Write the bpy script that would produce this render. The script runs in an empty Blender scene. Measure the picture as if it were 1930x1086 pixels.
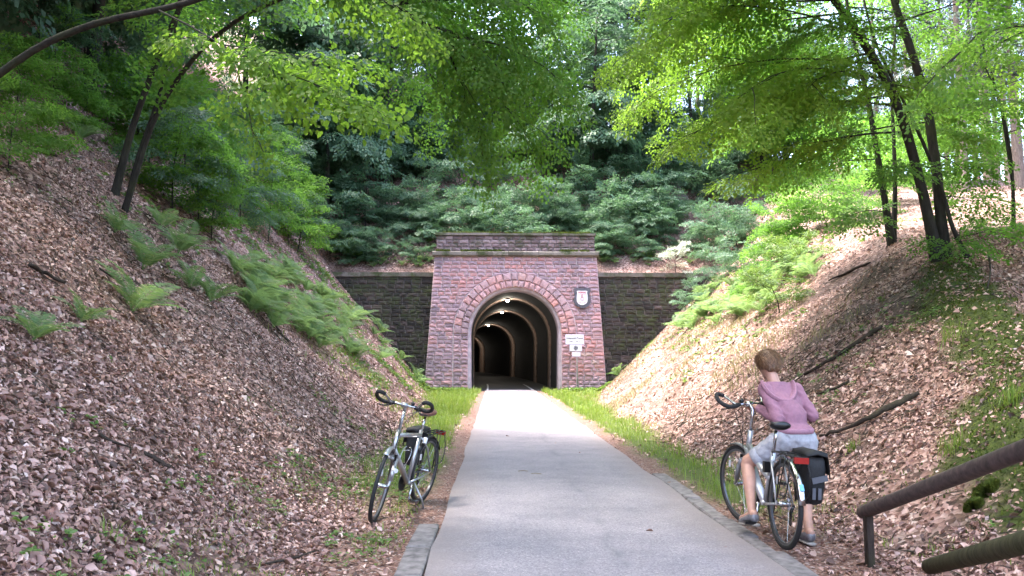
import bpy, bmesh, math, random
import numpy as np
from mathutils import Vector, Matrix, Quaternion, noise as mnoise

random.seed(7)
RNG = np.random.default_rng(11)
scene = bpy.context.scene
COL = scene.collection
PI = math.pi

# ------------------------------------------------------------------ camera
FPX = 1486.0                      # focal length in photo pixels (1930 wide)
CAM_H = 1.5
PITCH = math.atan(139 / FPX)
YAW = math.atan(32 / FPX)
cam_data = bpy.data.cameras.new('camera')
cam_data.sensor_width = 36.0
cam_data.lens = 36.0 * FPX / 1930.0
cam_data.clip_start = 0.05
cam_data.clip_end = 2000
cam = bpy.data.objects.new('camera', cam_data)
COL.objects.link(cam)
cam.location = (0, 0, CAM_H)
CAM_R = Matrix.Rotation(-YAW, 3, 'Z') @ Matrix.Rotation(PI / 2 + PITCH, 3, 'X')
cam.rotation_euler = CAM_R.to_euler()
scene.camera = cam

# ------------------------------------------------------------------ sky, sun, exposure
SUN = Vector((-0.36, 0.05, 0.93)).normalized()
world = bpy.data.worlds.new('World')
scene.world = world
world.use_nodes = True
wn = world.node_tree.nodes
wl = world.node_tree.links
sky = wn.new('ShaderNodeTexSky')
sky.sky_type = 'NISHITA'
sky.sun_disc = False
sky.sun_elevation = math.asin(SUN.z)
sky.sun_rotation = math.atan2(SUN.x, SUN.y)
sky.air_density = 1.0
sky.dust_density = 5.0
sky.ozone_density = 1.0
wn['Background'].inputs['Strength'].default_value = 0.15
wl.new(sky.outputs['Color'], wn['Background'].inputs['Color'])
sun_data = bpy.data.lights.new('sun', 'SUN')
sun_data.energy = 1.0
sun_data.angle = math.radians(10)
sun_data.color = (1.0, 0.965, 0.92)
sun = bpy.data.objects.new('sun', sun_data)
COL.objects.link(sun)
sun.location = (-30, 10, 60)
sun.rotation_euler = SUN.to_track_quat('Z', 'Y').to_euler()

scene.view_settings.view_transform = 'Standard'
scene.view_settings.look = 'None'
scene.view_settings.gamma = 1.0
scene.view_settings.use_curve_mapping = False
scene.view_settings.exposure = 3.46
scene.render.engine = 'CYCLES'
scene.cycles.max_bounces = 7
scene.cycles.diffuse_bounces = 4
scene.cycles.glossy_bounces = 2
scene.cycles.transmission_bounces = 5
scene.cycles.transparent_max_bounces = 4
scene.cycles.sample_clamp_indirect = 4.0
scene.cycles.use_denoising = True
scene.cycles.caustics_reflective = False
scene.cycles.caustics_refractive = False

# ------------------------------------------------------------------ helpers
def ray(px, py):
    d = CAM_R @ Vector(((px - 965) / FPX, (543 - py) / FPX, -1.0))
    return d

def at(px, py, Y):
    """world point seen at photo pixel (px, py) that lies at world depth Y"""
    d = ray(px, py)
    t = Y / d.y
    return Vector((d.x * t, Y, CAM_H + d.z * t))

def tag(o, label=None, cat=None, group=None, kind=None):
    if label: o['label'] = label
    if cat: o['category'] = cat
    if group: o['group'] = group
    if kind: o['kind'] = kind
    return o

def empty(name, loc, rot=(0, 0, 0)):
    o = bpy.data.objects.new(name, None)
    o.empty_display_size = 0.1
    COL.objects.link(o)
    o.location = loc
    o.rotation_euler = rot
    return o

def link(name, me, mat=None, parent=None):
    o = bpy.data.objects.new(name, me)
    if mat is not None and len(me.materials) == 0:
        me.materials.append(mat)
    COL.objects.link(o)
    if parent is not None:
        o.parent = parent
    return o

def np_mesh(name, V, F, smooth=False):
    """V (n,3) array, F (m,k) array, k = 3 or 4"""
    V = np.ascontiguousarray(V, dtype=np.float32)
    F = np.ascontiguousarray(F, dtype=np.int32)
    me = bpy.data.meshes.new(name)
    m, k = F.shape
    me.vertices.add(len(V))
    me.vertices.foreach_set('co', V.ravel())
    me.loops.add(m * k)
    me.loops.foreach_set('vertex_index', F.ravel())
    me.polygons.add(m)
    me.polygons.foreach_set('loop_start', np.arange(0, m * k, k, dtype=np.int32))
    if smooth:
        me.polygons.foreach_set('use_smooth', np.ones(m, dtype=bool))
    me.update(calc_edges=True)
    return me

class MB:
    """collects vertices and faces of one mesh"""
    def __init__(s, origin=(0, 0, 0)):
        s.v = []; s.f = []; s.o = Vector(origin)
    def add(s, vs, fs):
        n = len(s.v)
        s.v += [tuple(v) for v in vs]
        s.f += [tuple(i + n for i in f) for f in fs]
        return s
    def box(s, c, size, R=None):
        hx, hy, hz = size[0] / 2, size[1] / 2, size[2] / 2
        vs = [Vector((x, y, z)) for x in (-hx, hx) for y in (-hy, hy) for z in (-hz, hz)]
        if R is not None: vs = [R @ v for v in vs]
        c = Vector(c)
        return s.add([v + c for v in vs], [(0, 1, 3, 2), (4, 6, 7, 5), (0, 4, 5, 1), (2, 3, 7, 6), (0, 2, 6, 4), (1, 5, 7, 3)])
    def tube(s, pts, r, n=8, closed=False, cap=True, jit=0.0):
        pts = [Vector(p) for p in pts]
        m = len(pts)
        rs = r if hasattr(r, '__len__') else [r] * m
        vs = []; fs = []
        ref = None
        for i, p in enumerate(pts):
            if closed:
                t = pts[(i + 1) % m] - pts[i - 1]
            else:
                t = pts[min(i + 1, m - 1)] - pts[max(i - 1, 0)]
            t = t.normalized() if t.length > 1e-9 else Vector((0, 0, 1))
            if ref is None:
                ref = Vector((0, 0, 1)) if abs(t.z) < 0.9 else Vector((1, 0, 0))
            u = (ref - t * ref.dot(t))
            u = u.normalized() if u.length > 1e-6 else t.orthogonal().normalized()
            ref = u
            w = t.cross(u)
            for k in range(n):
                a = 2 * PI * k / n
                rr = rs[i] * (1 + (random.uniform(-jit, jit) if jit else 0))
                vs.append(p + (u * math.cos(a) + w * math.sin(a)) * rr)
        rng = m if closed else m - 1
        for i in range(rng):
            j = (i + 1) % m
            for k in range(n):
                k2 = (k + 1) % n
                fs.append((i * n + k, i * n + k2, j * n + k2, j * n + k))
        if not closed and cap:
            fs.append(tuple(range(n - 1, -1, -1)))
            fs.append(tuple((m - 1) * n + k for k in range(n)))
        return s.add(vs, fs)
    def ball(s, c, r, n=10, m=7, R=None):
        rx, ry, rz = r if hasattr(r, '__len__') else (r, r, r)
        c = Vector(c)
        vs = [Vector((0, 0, rz))]
        for i in range(1, m):
            th = PI * i / m
            for k in range(n):
                a = 2 * PI * k / n
                vs.append(Vector((rx * math.sin(th) * math.cos(a), ry * math.sin(th) * math.sin(a), rz * math.cos(th))))
        vs.append(Vector((0, 0, -rz)))
        if R is not None: vs = [R @ v for v in vs]
        fs = []
        for k in range(n):
            fs.append((0, 1 + k, 1 + (k + 1) % n))
        for i in range(m - 2):
            for k in range(n):
                a = 1 + i * n + k; b = 1 + i * n + (k + 1) % n
                fs.append((a, a + n, b + n, b))
        e = len(vs) - 1; q = 1 + (m - 2) * n
        for k in range(n):
            fs.append((q + k, e, q + (k + 1) % n))
        return s.add([v + c for v in vs], fs)
    def loft(s, rings, n=16, cap=True):
        """rings: (centre, half axis vector a, half axis vector b)"""
        vs = []; fs = []
        for c, a, b in rings:
            c = Vector(c); a = Vector(a); b = Vector(b)
            for k in range(n):
                t = 2 * PI * k / n
                vs.append(c + a * math.cos(t) + b * math.sin(t))
        for i in range(len(rings) - 1):
            for k in range(n):
                k2 = (k + 1) % n
                fs.append((i * n + k, i * n + k2, (i + 1) * n + k2, (i + 1) * n + k))
        if cap:
            fs.append(tuple(range(n - 1, -1, -1)))
            fs.append(tuple((len(rings) - 1) * n + k for k in range(n)))
        return s.add(vs, fs)
    def extrude_poly(s, poly, origin, ux, uy, uz, depth):
        """flat polygon (list of 2D) in plane (ux,uy), thickness depth along uz (front at origin + uz*depth)"""
        o = Vector(origin); n = len(poly)
        b = [o + ux * x + uy * y for x, y in poly]
        f = [p + uz * depth for p in b]
        fs = [tuple(range(n - 1, -1, -1)), tuple(range(n, 2 * n))]
        for i in range(n):
            j = (i + 1) % n
            fs.append((i, j, n + j, n + i))
        return s.add(b + f, fs)
    def mesh(s, name, smooth=False):
        me = bpy.data.meshes.new(name)
        ox, oy, oz = s.o
        me.from_pydata([(x - ox, y - oy, z - oz) for x, y, z in s.v], [], s.f)
        if smooth:
            me.polygons.foreach_set('use_smooth', [True] * len(me.polygons))
        me.update()
        return me
    def build(s, name, mat, parent=None, smooth=False):
        return link(name, s.mesh(name, smooth), mat, parent)

def smooth_by_angle(o, ang=40):
    me = o.data
    me.polygons.foreach_set('use_smooth', [True] * len(me.polygons))
    try:
        me.set_sharp_from_angle(angle=math.radians(ang))
    except Exception:
        pass

def catmull(pts, per=5):
    pts = [Vector(p) for p in pts]
    if len(pts) < 3: return pts
    out = []
    P = [pts[0] * 2 - pts[1]] + pts + [pts[-1] * 2 - pts[-2]]
    for i in range(1, len(P) - 2):
        p0, p1, p2, p3 = P[i - 1], P[i], P[i + 1], P[i + 2]
        for k in range(per):
            t = k / per
            out.append(0.5 * ((2 * p1) + (p2 - p0) * t + (2 * p0 - 5 * p1 + 4 * p2 - p3) * t * t + (3 * p1 - p0 - 3 * p2 + p3) * t ** 3))
    out.append(pts[-1])
    return out

_perm = np.random.default_rng(5).permutation(512)
def vnoise(x, y, seed=0):
    """smooth 2D value noise in -1..1 (numpy)"""
    x = np.asarray(x, float) + seed * 17.31; y = np.asarray(y, float) + seed * 9.77
    xi = np.floor(x).astype(int); yi = np.floor(y).astype(int)
    fx = x - xi; fy = y - yi
    fx = fx * fx * (3 - 2 * fx); fy = fy * fy * (3 - 2 * fy)
    def h(a, b): return _perm[(_perm[a & 511] + b) & 511] / 255.5 - 1
    return (h(xi, yi) * (1 - fx) + h(xi + 1, yi) * fx) * (1 - fy) + (h(xi, yi + 1) * (1 - fx) + h(xi + 1, yi + 1) * fx) * fy

def sstep(x, a, b):
    t = np.clip((x - a) / (b - a), 0, 1)
    return t * t * (3 - 2 * t)

# ------------------------------------------------------------------ the shape of the land
PATH_L, PATH_R = -0.49, 2.07
WALL_Y = 41.0
def toe_l(y): return np.interp(y, [-10, 5.5, 13, 25, 41], [-1.3, -1.4, -1.75, -1.95, -3.2])
def toe_r(y): return np.interp(y, [-10, 5.5, 8, 20, 30, 41], [2.9, 3.0, 3.05, 3.2, 3.7, 5.3])

def crest_r(y): return np.interp(y, [2, 4, 6, 7.5, 8.45, 9.7, 10.65, 12.15, 15.8, 18], [3.7, 3.9, 4.3, 4.95, 5.75, 6.35, 6.75, 7.4, 9.2, 10])

def ground(x, y):
    x = np.asarray(x, float); y = np.asarray(y, float)
    sl = np.interp(y, [0, 15, 30, 41, 60], [0.78, 0.86, 1.03, 1.25, 1.25])
    sr = np.interp(y, [0, 8, 20, 41, 60], [0.62, 0.66, 0.74, 1.02, 1.02])
    tl = toe_l(y) - x
    tr = x - toe_r(y)
    w = 0.45
    def bank(t, s): return np.where(t > 0, s * (np.sqrt(t * t + w * w) - w), 0.0)
    c = bank(tl, sl) + bank(tr, sr)
    back = np.where(y > 41.55, 6.2 + (y - 41.7) * 0.72, -1e3)
    c = np.maximum(c, back)
    nat = np.interp(y, [-30, 0, 4, 8, 14, 20, 30, 36, 60, 100, 300], [0.7, 0.8, 1.0, 1.7, 3.3, 4.6, 6.6, 7.9, 12.5, 15.5, 15.5])
    nat = nat + 0.10 * (np.clip(x, -60, 45) - 8)
    nat = nat + 6.5 * sstep(y, 36, 60) * (1 - sstep(x, 9, 32))
    nat = nat + 0.72 * np.log1p(np.exp(np.clip(4 - x, -30, 60)))
    # low dip behind the crest of the right bank
    nat = nat - 0.5 * np.exp(-((x - crest_r(y) - 1.8) / 1.0) ** 2) * sstep(y, 5, 8) * (1 - sstep(y, 14, 17))
    c = c + 0.10 * np.exp(-((x - crest_r(y)) / 0.5) ** 2) * sstep(y, 5, 8) * (1 - sstep(y, 15, 18))
    k = 0.55
    h = np.clip(0.5 + 0.5 * (nat - c) / k, 0, 1)
    z = nat * (1 - h) + c * h - k * h * (1 - h)
    amp = np.clip(z, 0, 1.2) / 1.2
    n = 0.16 * vnoise(x * 0.55, y * 0.55, 1) + 0.07 * vnoise(x * 1.7, y * 1.7, 2) + 0.03 * vnoise(x * 4.5, y * 4.5, 3)
    n2 = 0.012 * vnoise(x * 5, y * 5, 4)
    far = sstep(np.abs(x), 10, 40)
    n = n + far * 0.8 * vnoise(x * 0.12, y * 0.12, 6)
    z = z + n * amp * (1 - (1 - sstep(y, 42.2, 44.5)) * sstep(y, 41.3, 41.5))
    off = np.maximum(np.maximum(PATH_L - x, x - PATH_R), 0)
    z = z + n2 * sstep(off, 0.1, 0.6)
    return z

def gz(x, y): return float(ground(np.array([x]), np.array([y]))[0])
def gnormal(x, y):
    e = 0.08
    dx = (ground(x + e, y) - ground(x - e, y)) / (2 * e)
    dy = (ground(x, y + e) - ground(x, y - e)) / (2 * e)
    n = np.stack([-dx, -dy, np.ones_like(dx)], -1)
    return n / np.linalg.norm(n, axis=-1, keepdims=True)

_TS = np.arange(1.5, 130, 0.05)
def hit(px, py):
    """where the view ray through a photo pixel meets the land"""
    d = ray(px, py); d = d / d.y
    X = d.x * _TS; Z = CAM_H + d.z * _TS
    G = ground(X, _TS)
    blocked = Z < G
    blocked[(_TS > 41.2) & (_TS < 41.6)] = False
    i = np.argmax(blocked) if blocked.any() else len(_TS) - 1
    return Vector((float(X[i]), float(_TS[i]), float(G[i])))

# ------------------------------------------------------------------ materials
def new_mat(name):
    m = bpy.data.materials.new(name)
    m.use_nodes = True
    nt = m.node_tree
    return m, nt, nt.nodes, nt.links, nt.nodes['Principled BSDF']

def N(nodes, t, **kw):
    n = nodes.new(t)
    for k, v in kw.items():
        if k.startswith('i_'):
            n.inputs[k[2:].replace('_', ' ')].default_value = v
        else:
            setattr(n, k, v)
    return n

def ramp(nodes, stops, interp='LINEAR'):
    r = nodes.new('ShaderNodeValToRGB')
    r.color_ramp.interpolation = interp
    el = r.color_ramp.elements
    while len(el) > 1: el.remove(el[0])
    el[0].position = stops[0][0]; el[0].color = (*stops[0][1], 1)
    for p, c in stops[1:]:
        e = el.new(p); e.color = (*c, 1)
    return r

def mixc(nodes, links, fac, a, b, mode='MIX'):
    m = nodes.new('ShaderNodeMix'); m.data_type = 'RGBA'; m.blend_type = mode
    for sock, val in ((m.inputs[0], fac), (m.inputs[6], a), (m.inputs[7], b)):
        if hasattr(val, 'is_output'): links.new(val, sock)
        elif isinstance(val, (int, float)): sock.default_value = val
        else: sock.default_value = (*val, 1)
    return m.outputs[2]

def noise_tex(nodes, links, coord, scale, detail=4, rough=0.55):
    t = nodes.new('ShaderNodeTexNoise')
    t.inputs['Scale'].default_value = scale
    t.inputs['Detail'].default_value = detail
    t.inputs['Roughness'].default_value = rough
    if coord is not None: links.new(coord, t.inputs['Vector'])
    return t.outputs['Fac']

def bump(nodes, links, h, strength, dist, bsdf):
    b = nodes.new('ShaderNodeBump')
    b.inputs['Strength'].default_value = strength
    b.inputs['Distance'].default_value = dist
    links.new(h, b.inputs['Height'])
    links.new(b.outputs['Normal'], bsdf.inputs['Normal'])

def simple_mat(name, col, rough=0.6, metal=0.0, spec=0.5, var=0.12, scale=30, bmp=0.0, coat=0.0):
    m, nt, nd, ln, b = new_mat(name)
    tc = nd.new('ShaderNodeTexCoord')
    f = noise_tex(nd, ln, tc.outputs['Object'], scale)
    lo = tuple(c * (1 - var) for c in col); hi = tuple(min(1, c * (1 + var)) for c in col)
    r = ramp(nd, [(0.3, lo), (0.7, hi)])
    ln.new(f, r.inputs['Fac']); ln.new(r.outputs['Color'], b.inputs['Base Color'])
    b.inputs['Roughness'].default_value = rough
    b.inputs['Metallic'].default_value = metal
    b.inputs['Specular IOR Level'].default_value = spec
    b.inputs['Coat Weight'].default_value = coat
    if bmp: bump(nd, ln, f, bmp, 0.01, b)
    return m

def leaf_mat(name, stops, trans, tmix=0.4, rough=0.45, spec=0.5):
    """stops: ramp of leaf colours picked per leaf; trans: colour of light coming through"""
    m, nt, nd, ln, b = new_mat(name)
    g = nd.new('ShaderNodeNewGeometry')
    r = ramp(nd, stops)
    ln.new(g.outputs['Random Per Island'], r.inputs['Fac'])
    ln.new(r.outputs['Color'], b.inputs['Base Color'])
    b.inputs['Roughness'].default_value = rough
    b.inputs['Specular IOR Level'].default_value = spec
    if tmix > 0:
        t = nd.new('ShaderNodeBsdfTranslucent')
        tr = mixc(nd, ln, 0.35, trans, r.outputs['Color'])
        ln.new(tr, t.inputs['Color'])
        mx = nd.new('ShaderNodeMixShader')
        mx.inputs[0].default_value = tmix
        ln.new(b.outputs[0], mx.inputs[1]); ln.new(t.outputs[0], mx.inputs[2])
        ln.new(mx.outputs[0], nd['Material Output'].inputs['Surface'])
    return m

M = {}
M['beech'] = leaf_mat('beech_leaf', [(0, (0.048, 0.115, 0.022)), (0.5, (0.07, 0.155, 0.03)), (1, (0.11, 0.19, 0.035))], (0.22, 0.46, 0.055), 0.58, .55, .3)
M['beech_bright'] = leaf_mat('bright_beech_leaf', [(0, (0.075, 0.155, 0.022)), (0.6, (0.105, 0.20, 0.028)), (1, (0.15, 0.23, 0.035))], (0.31, 0.54, 0.055), 0.6, .55, .3)  # brighter copy of the beech leaf, backlit glow put into its colour
M['beech_dark'] = leaf_mat('shade_tinted_beech_leaf', [(0, (0.048, 0.105, 0.060)), (0.6, (0.072, 0.145, 0.085)), (1, (0.11, 0.185, 0.10))], (0.15, 0.29, 0.11), 0.42, 0.5, 0.4)  # copy of the beech leaf with bluish hillside shade put into its colour
M['conifer'] = leaf_mat('conifer_needle', [(0, (0.020, 0.045, 0.022)), (1, (0.04, 0.075, 0.035))], (0.05, 0.09, 0.03), 0.15, 0.5)
M['fern'] = leaf_mat('fern_frond', [(0, (0.09, 0.17, 0.07)), (0.8, (0.16, 0.26, 0.115)), (1, (0.24, 0.27, 0.10))], (0.30, 0.46, 0.12), 0.45, .6, .3)
M['herb'] = leaf_mat('herb_leaf', [(0, (0.06, 0.13, 0.03)), (1, (0.12, 0.20, 0.045))], (0.25, 0.38, 0.05), 0.4)
M['pale_shrub'] = leaf_mat('pale_shrub_leaf', [(0, (0.45, 0.50, 0.40)), (1, (0.65, 0.68, 0.58))], (0.5, 0.58, 0.4), 0.2)
M['grass'] = leaf_mat('grass_blade', [(0, (0.09, 0.17, 0.02)), (0.6, (0.14, 0.24, 0.03)), (1, (0.26, 0.27, 0.08))], (0.34, 0.46, 0.05), 0.4, 0.5)
M['drygrass'] = leaf_mat('dry_grass_blade', [(0, (0.20, 0.17, 0.09)), (0.6, (0.32, 0.26, 0.15)), (1, (0.14, 0.18, 0.04))], (0.3, 0.28, 0.1), 0.3, 0.6)
M['moss'] = leaf_mat('moss_tuft', [(0, (0.035, 0.058, 0.010)), (0.6, (0.07, 0.098, 0.015)), (1, (0.11, 0.13, 0.02))], (0.12, 0.15, 0.03), 0.25, 0.9, 0.2)
LIT = [(0.0, (0.045, 0.027, 0.023)), (0.2, (0.138, 0.075, 0.061)), (0.45, (0.28, 0.158, 0.132)), (0.75, (0.42, 0.265, 0.225)), (0.94, (0.545, 0.38, 0.335)), (1.0, (0.68, 0.53, 0.48))]
M['litter'] = leaf_mat('dry_beech_leaf', LIT, (0.45, 0.28, 0.16), 0.12, 0.55, 0.4)

def ground_mat():
    m, nt, nd, ln, b = new_mat('forest_floor')
    tc = nd.new('ShaderNodeTexCoord'); co = tc.outputs['Object']
    vo = nd.new('ShaderNodeTexVoronoi'); vo.inputs['Scale'].default_value = 17
    w = nd.new('ShaderNodeTexNoise'); w.inputs['Scale'].default_value = 9; ln.new(co, w.inputs['Vector'])
    wm = mixc(nd, ln, 0.06, co, w.outputs['Color'], 'ADD'); ln.new(wm, vo.inputs['Vector'])
    sp = nd.new('ShaderNodeSeparateColor'); ln.new(vo.outputs['Color'], sp.inputs[0])
    lr = ramp(nd, [(p, tuple(c * 0.8 for c in col)) for p, col in LIT]); ln.new(sp.outputs[0], lr.inputs['Fac'])
    big = noise_tex(nd, ln, co, 0.9, 5)
    soil = ramp(nd, [(0.35, (0.045, 0.030, 0.024)), (0.7, (0.10, 0.07, 0.055))]); ln.new(noise_tex(nd, ln, co, 25, 6), soil.inputs['Fac'])
    br = ramp(nd, [(0.36, (0.25, 0.25, 0.25)), (0.58, (0.95, 0.95, 0.95))]); ln.new(big, br.inputs['Fac'])
    litter = mixc(nd, ln, br.outputs['Color'], soil.outputs['Color'], lr.outputs['Color'])
    zone = nd.new('ShaderNodeVertexColor'); zone.layer_name = 'zone'
    z = nd.new('ShaderNodeSeparateColor'); ln.new(zone.outputs['Color'], z.inputs[0])
    litter = mixc(nd, ln, zone.outputs['Alpha'], litter, soil.outputs['Color'])
    # gravel and red grit beside the path
    gv = nd.new('ShaderNodeTexVoronoi'); gv.inputs['Scale'].default_value = 55; ln.new(co, gv.inputs['Vector'])
    gs = nd.new('ShaderNodeSeparateColor'); ln.new(gv.outputs['Color'], gs.inputs[0])
    gr = ramp(nd, [(0, (0.06, 0.035, 0.03)), (0.5, (0.16, 0.085, 0.065)), (0.85, (0.24, 0.14, 0.11)), (1, (0.36, 0.30, 0.28))]); ln.new(gs.outputs[1], gr.inputs['Fac'])
    gl = ramp(nd, [(0, (0.035, 0.05, 0.012)), (1, (0.10, 0.13, 0.03))]); ln.new(noise_tex(nd, ln, co, 30, 4), gl.inputs['Fac'])
    ms = ramp(nd, [(0.3, (0.018, 0.026, 0.007)), (0.7, (0.06, 0.078, 0.014))]); ln.new(noise_tex(nd, ln, co, 14, 6), ms.inputs['Fac'])
    c = mixc(nd, ln, z.outputs[1], litter, gr.outputs['Color'])
    c = mixc(nd, ln, z.outputs[0], c, gl.outputs['Color'])
    c = mixc(nd, ln, z.outputs[2], c, ms.outputs['Color'])
    ln.new(c, b.inputs['Base Color'])
    b.inputs['Roughness'].default_value = 0.85
    b.inputs['Specular IOR Level'].default_value = 0.2
    bump(nd, ln, vo.outputs['Distance'], 0.7, 0.03, b)
    return m
M['ground'] = ground_mat()

def asphalt_mat():
    m, nt, nd, ln, b = new_mat('asphalt')
    tc = nd.new('ShaderNodeTexCoord'); co = tc.outputs['Object']
    fine = noise_tex(nd, ln, co, 260, 3, 0.7)
    mid = noise_tex(nd, ln, co, 1.6, 6, 0.65)
    base = ramp(nd, [(0.34, (0.205, 0.187, 0.205)), (0.52, (0.272, 0.25, 0.272)), (0.68, (0.335, 0.31, 0.33))]); ln.new(fine, base.inputs['Fac'])
    md = ramp(nd, [(0.3, (0.74, 0.74, 0.77)), (0.7, (1.10, 1.07, 1.05))]); ln.new(mid, md.inputs['Fac'])
    c = mixc(nd, ln, 1.0, base.outputs['Color'], md.outputs['Color'], 'MULTIPLY')
    agg = nd.new('ShaderNodeTexVoronoi'); agg.inputs['Scale'].default_value = 95; ln.new(co, agg.inputs['Vector'])
    asx = nd.new('ShaderNodeSeparateColor'); ln.new(agg.outputs['Color'], asx.inputs[0])
    ar = ramp(nd, [(0.0, (0.66, 0.66, 0.68)), (0.6, (1.0, 1.0, 1.0)), (0.93, (1.1, 1.08, 1.06)), (1.0, (1.5, 1.45, 1.4))]); ln.new(asx.outputs[0], ar.inputs['Fac'])
    c = mixc(nd, ln, 1.0, c, ar.outputs['Color'], 'MULTIPLY')
    # the dark tar joint that wanders along the right of the middle
    sx = nd.new('ShaderNodeSeparateXYZ'); ln.new(co, sx.inputs[0])
    wob = nd.new('ShaderNodeTexNoise'); wob.noise_dimensions = '1D'; wob.inputs['Scale'].default_value = 0.55; wob.inputs['Detail'].default_value = 6
    ln.new(sx.outputs['Y'], wob.inputs['W'])
    a = N(nd, 'ShaderNodeMath', operation='MULTIPLY_ADD'); ln.new(wob.outputs['Fac'], a.inputs[0]); a.inputs[1].default_value = 0.5; a.inputs[2].default_value = 0.72
    d = N(nd, 'ShaderNodeMath', operation='SUBTRACT'); ln.new(sx.outputs['X'], d.inputs[0]); ln.new(a.outputs[0], d.inputs[1])
    ab = N(nd, 'ShaderNodeMath', operation='ABSOLUTE'); ln.new(d.outputs[0], ab.inputs[0])
    cr = ramp(nd, [(0.0, (0.5, 0.5, 0.5)), (0.02, (0.28, 0.28, 0.28)), (0.09, (0, 0, 0))]); ln.new(ab.outputs[0], cr.inputs['Fac'])
    patch = ramp(nd, [(0.42, (0, 0, 0)), (0.6, (1, 1, 1))]); ln.new(noise_tex(nd, ln, co, 0.9, 3), patch.inputs['Fac'])
    crk = mixc(nd, ln, 1.0, cr.outputs['Color'], patch.outputs['Color'], 'MULTIPLY')
    c = mixc(nd, ln, crk, c, (0.11, 0.11, 0.13))
    # grit and pale dust gathered at the edges
    e1 = N(nd, 'ShaderNodeMath', operation='SUBTRACT'); ln.new(sx.outputs['X'], e1.inputs[0]); e1.inputs[1].default_value = 0.79
    e2 = N(nd, 'ShaderNodeMath', operation='ABSOLUTE'); ln.new(e1.outputs[0], e2.inputs[0])
    en = N(nd, 'ShaderNodeMath', operation='MULTIPLY_ADD'); ln.new(noise_tex(nd, ln, co, 6, 5), en.inputs[0]); en.inputs[1].default_value = 0.35; ln.new(e2.outputs[0], en.inputs[2])
    er = ramp(nd, [(0.0, (0, 0, 0)), (0.6, (0, 0, 0)), (0.9, (0.75, 0.75, 0.75))])
    e3 = N(nd, 'ShaderNodeMath', operation='MULTIPLY_ADD'); ln.new(en.outputs[0], e3.inputs[0]); e3.inputs[1].default_value = 0.62; e3.inputs[2].default_value = 0.0
    ln.new(e3.outputs[0], er.inputs['Fac'])
    c = mixc(nd, ln, er.outputs['Color'], c, (0.205, 0.17, 0.165))
    ln.new(c, b.inputs['Base Color'])
    b.inputs['Roughness'].default_value = 0.8
    b.inputs['Specular IOR Level'].default_value = 0.35
    bump(nd, ln, fine, 0.5, 0.004, b)
    return m
M['asphalt'] = asphalt_mat()

def stone_mat(name, stops, moss=0.0, stain=0.35, bscale=24):
    m, nt, nd, ln, b = new_mat(name)
    oi = nd.new('ShaderNodeObjectInfo')
    ge = nd.new('ShaderNodeNewGeometry')
    tc = nd.new('ShaderNodeTexCoord'); co = ge.outputs['Position']
    mixr = N(nd, 'ShaderNodeMath', operation='ADD'); ln.new(oi.outputs['Random'], mixr.inputs[0]); ln.new(ge.outputs['Random Per Island'], mixr.inputs[1])
    fr = N(nd, 'ShaderNodeMath', operation='FRACT'); ln.new(mixr.outputs[0], fr.inputs[0])
    big = noise_tex(nd, ln, co, 0.35, 3)
    ad = N(nd, 'ShaderNodeMath', operation='MULTIPLY_ADD'); ln.new(big, ad.inputs[0]); ad.inputs[1].default_value = 1.3; ad.inputs[2].default_value = -0.65
    sm = N(nd, 'ShaderNodeMath', operation='MULTIPLY_ADD'); ln.new(fr.outputs[0], sm.inputs[0]); sm.inputs[1].default_value = 0.75; ln.new(ad.outputs[0], sm.inputs[2])
    of = N(nd, 'ShaderNodeMath', operation='ADD', use_clamp=True); ln.new(sm.outputs[0], of.inputs[0]); of.inputs[1].default_value = 0.12
    r = ramp(nd, stops); ln.new(of.outputs[0], r.inputs['Fac'])
    fine = noise_tex(nd, ln, co, bscale, 6, 0.65)
    fr2 = ramp(nd, [(0.3, (0.72, 0.72, 0.72)), (0.7, (1.2, 1.2, 1.2))]); ln.new(fine, fr2.inputs['Fac'])
    c = mixc(nd, ln, 1.0, r.outputs['Color'], fr2.outputs['Color'], 'MULTIPLY')
    st = nd.new('ShaderNodeMapping'); st.inputs['Scale'].default_value = (1.2, 1.2, 0.25); ln.new(co, st.inputs['Vector'])
    sn = ramp(nd, [(0.5, (0, 0, 0)), (0.72, (stain, stain, stain))]); ln.new(noise_tex(nd, ln, st.outputs[0], 1.1, 5), sn.inputs['Fac'])
    c = mixc(nd, ln, sn.outputs['Color'], c, (0.05, 0.045, 0.045))
    if moss:
        mo = ramp(nd, [(0.46, (0, 0, 0)), (0.62, (moss, moss, moss))]); ln.new(noise_tex(nd, ln, co, 1.7, 7, 0.7), mo.inputs['Fac'])
        c = mixc(nd, ln, mo.outputs['Color'], c, (0.048, 0.062, 0.022))
    ln.new(c, b.inputs['Base Color'])
    b.inputs['Roughness'].default_value = 0.85
    b.inputs['Specular IOR Level'].default_value = 0.25
    bump(nd, ln, fine, 0.6, 0.02, b)
    return m
RED = [(0.0, (0.27, 0.20, 0.225)), (0.25, (0.39, 0.275, 0.31)), (0.5, (0.47, 0.31, 0.335)), (0.75, (0.50, 0.29, 0.295)), (0.92, (0.53, 0.265, 0.25)), (1.0, (0.54, 0.39, 0.37))]
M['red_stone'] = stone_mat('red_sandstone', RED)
M['voussoir'] = stone_mat('arch_sandstone', [(0, (0.33, 0.24, 0.265)), (0.3, (0.45, 0.305, 0.325)), (0.6, (0.52, 0.31, 0.31)), (0.85, (0.56, 0.28, 0.25)), (1, (0.52, 0.36, 0.345))], stain=0.3)
M['parapet_stone'] = stone_mat('weathered_sandstone', [(0, (0.10, 0.075, 0.075)), (0.5, (0.24, 0.165, 0.17)), (1, (0.38, 0.29, 0.30))], moss=0.7, stain=0.6)
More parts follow.
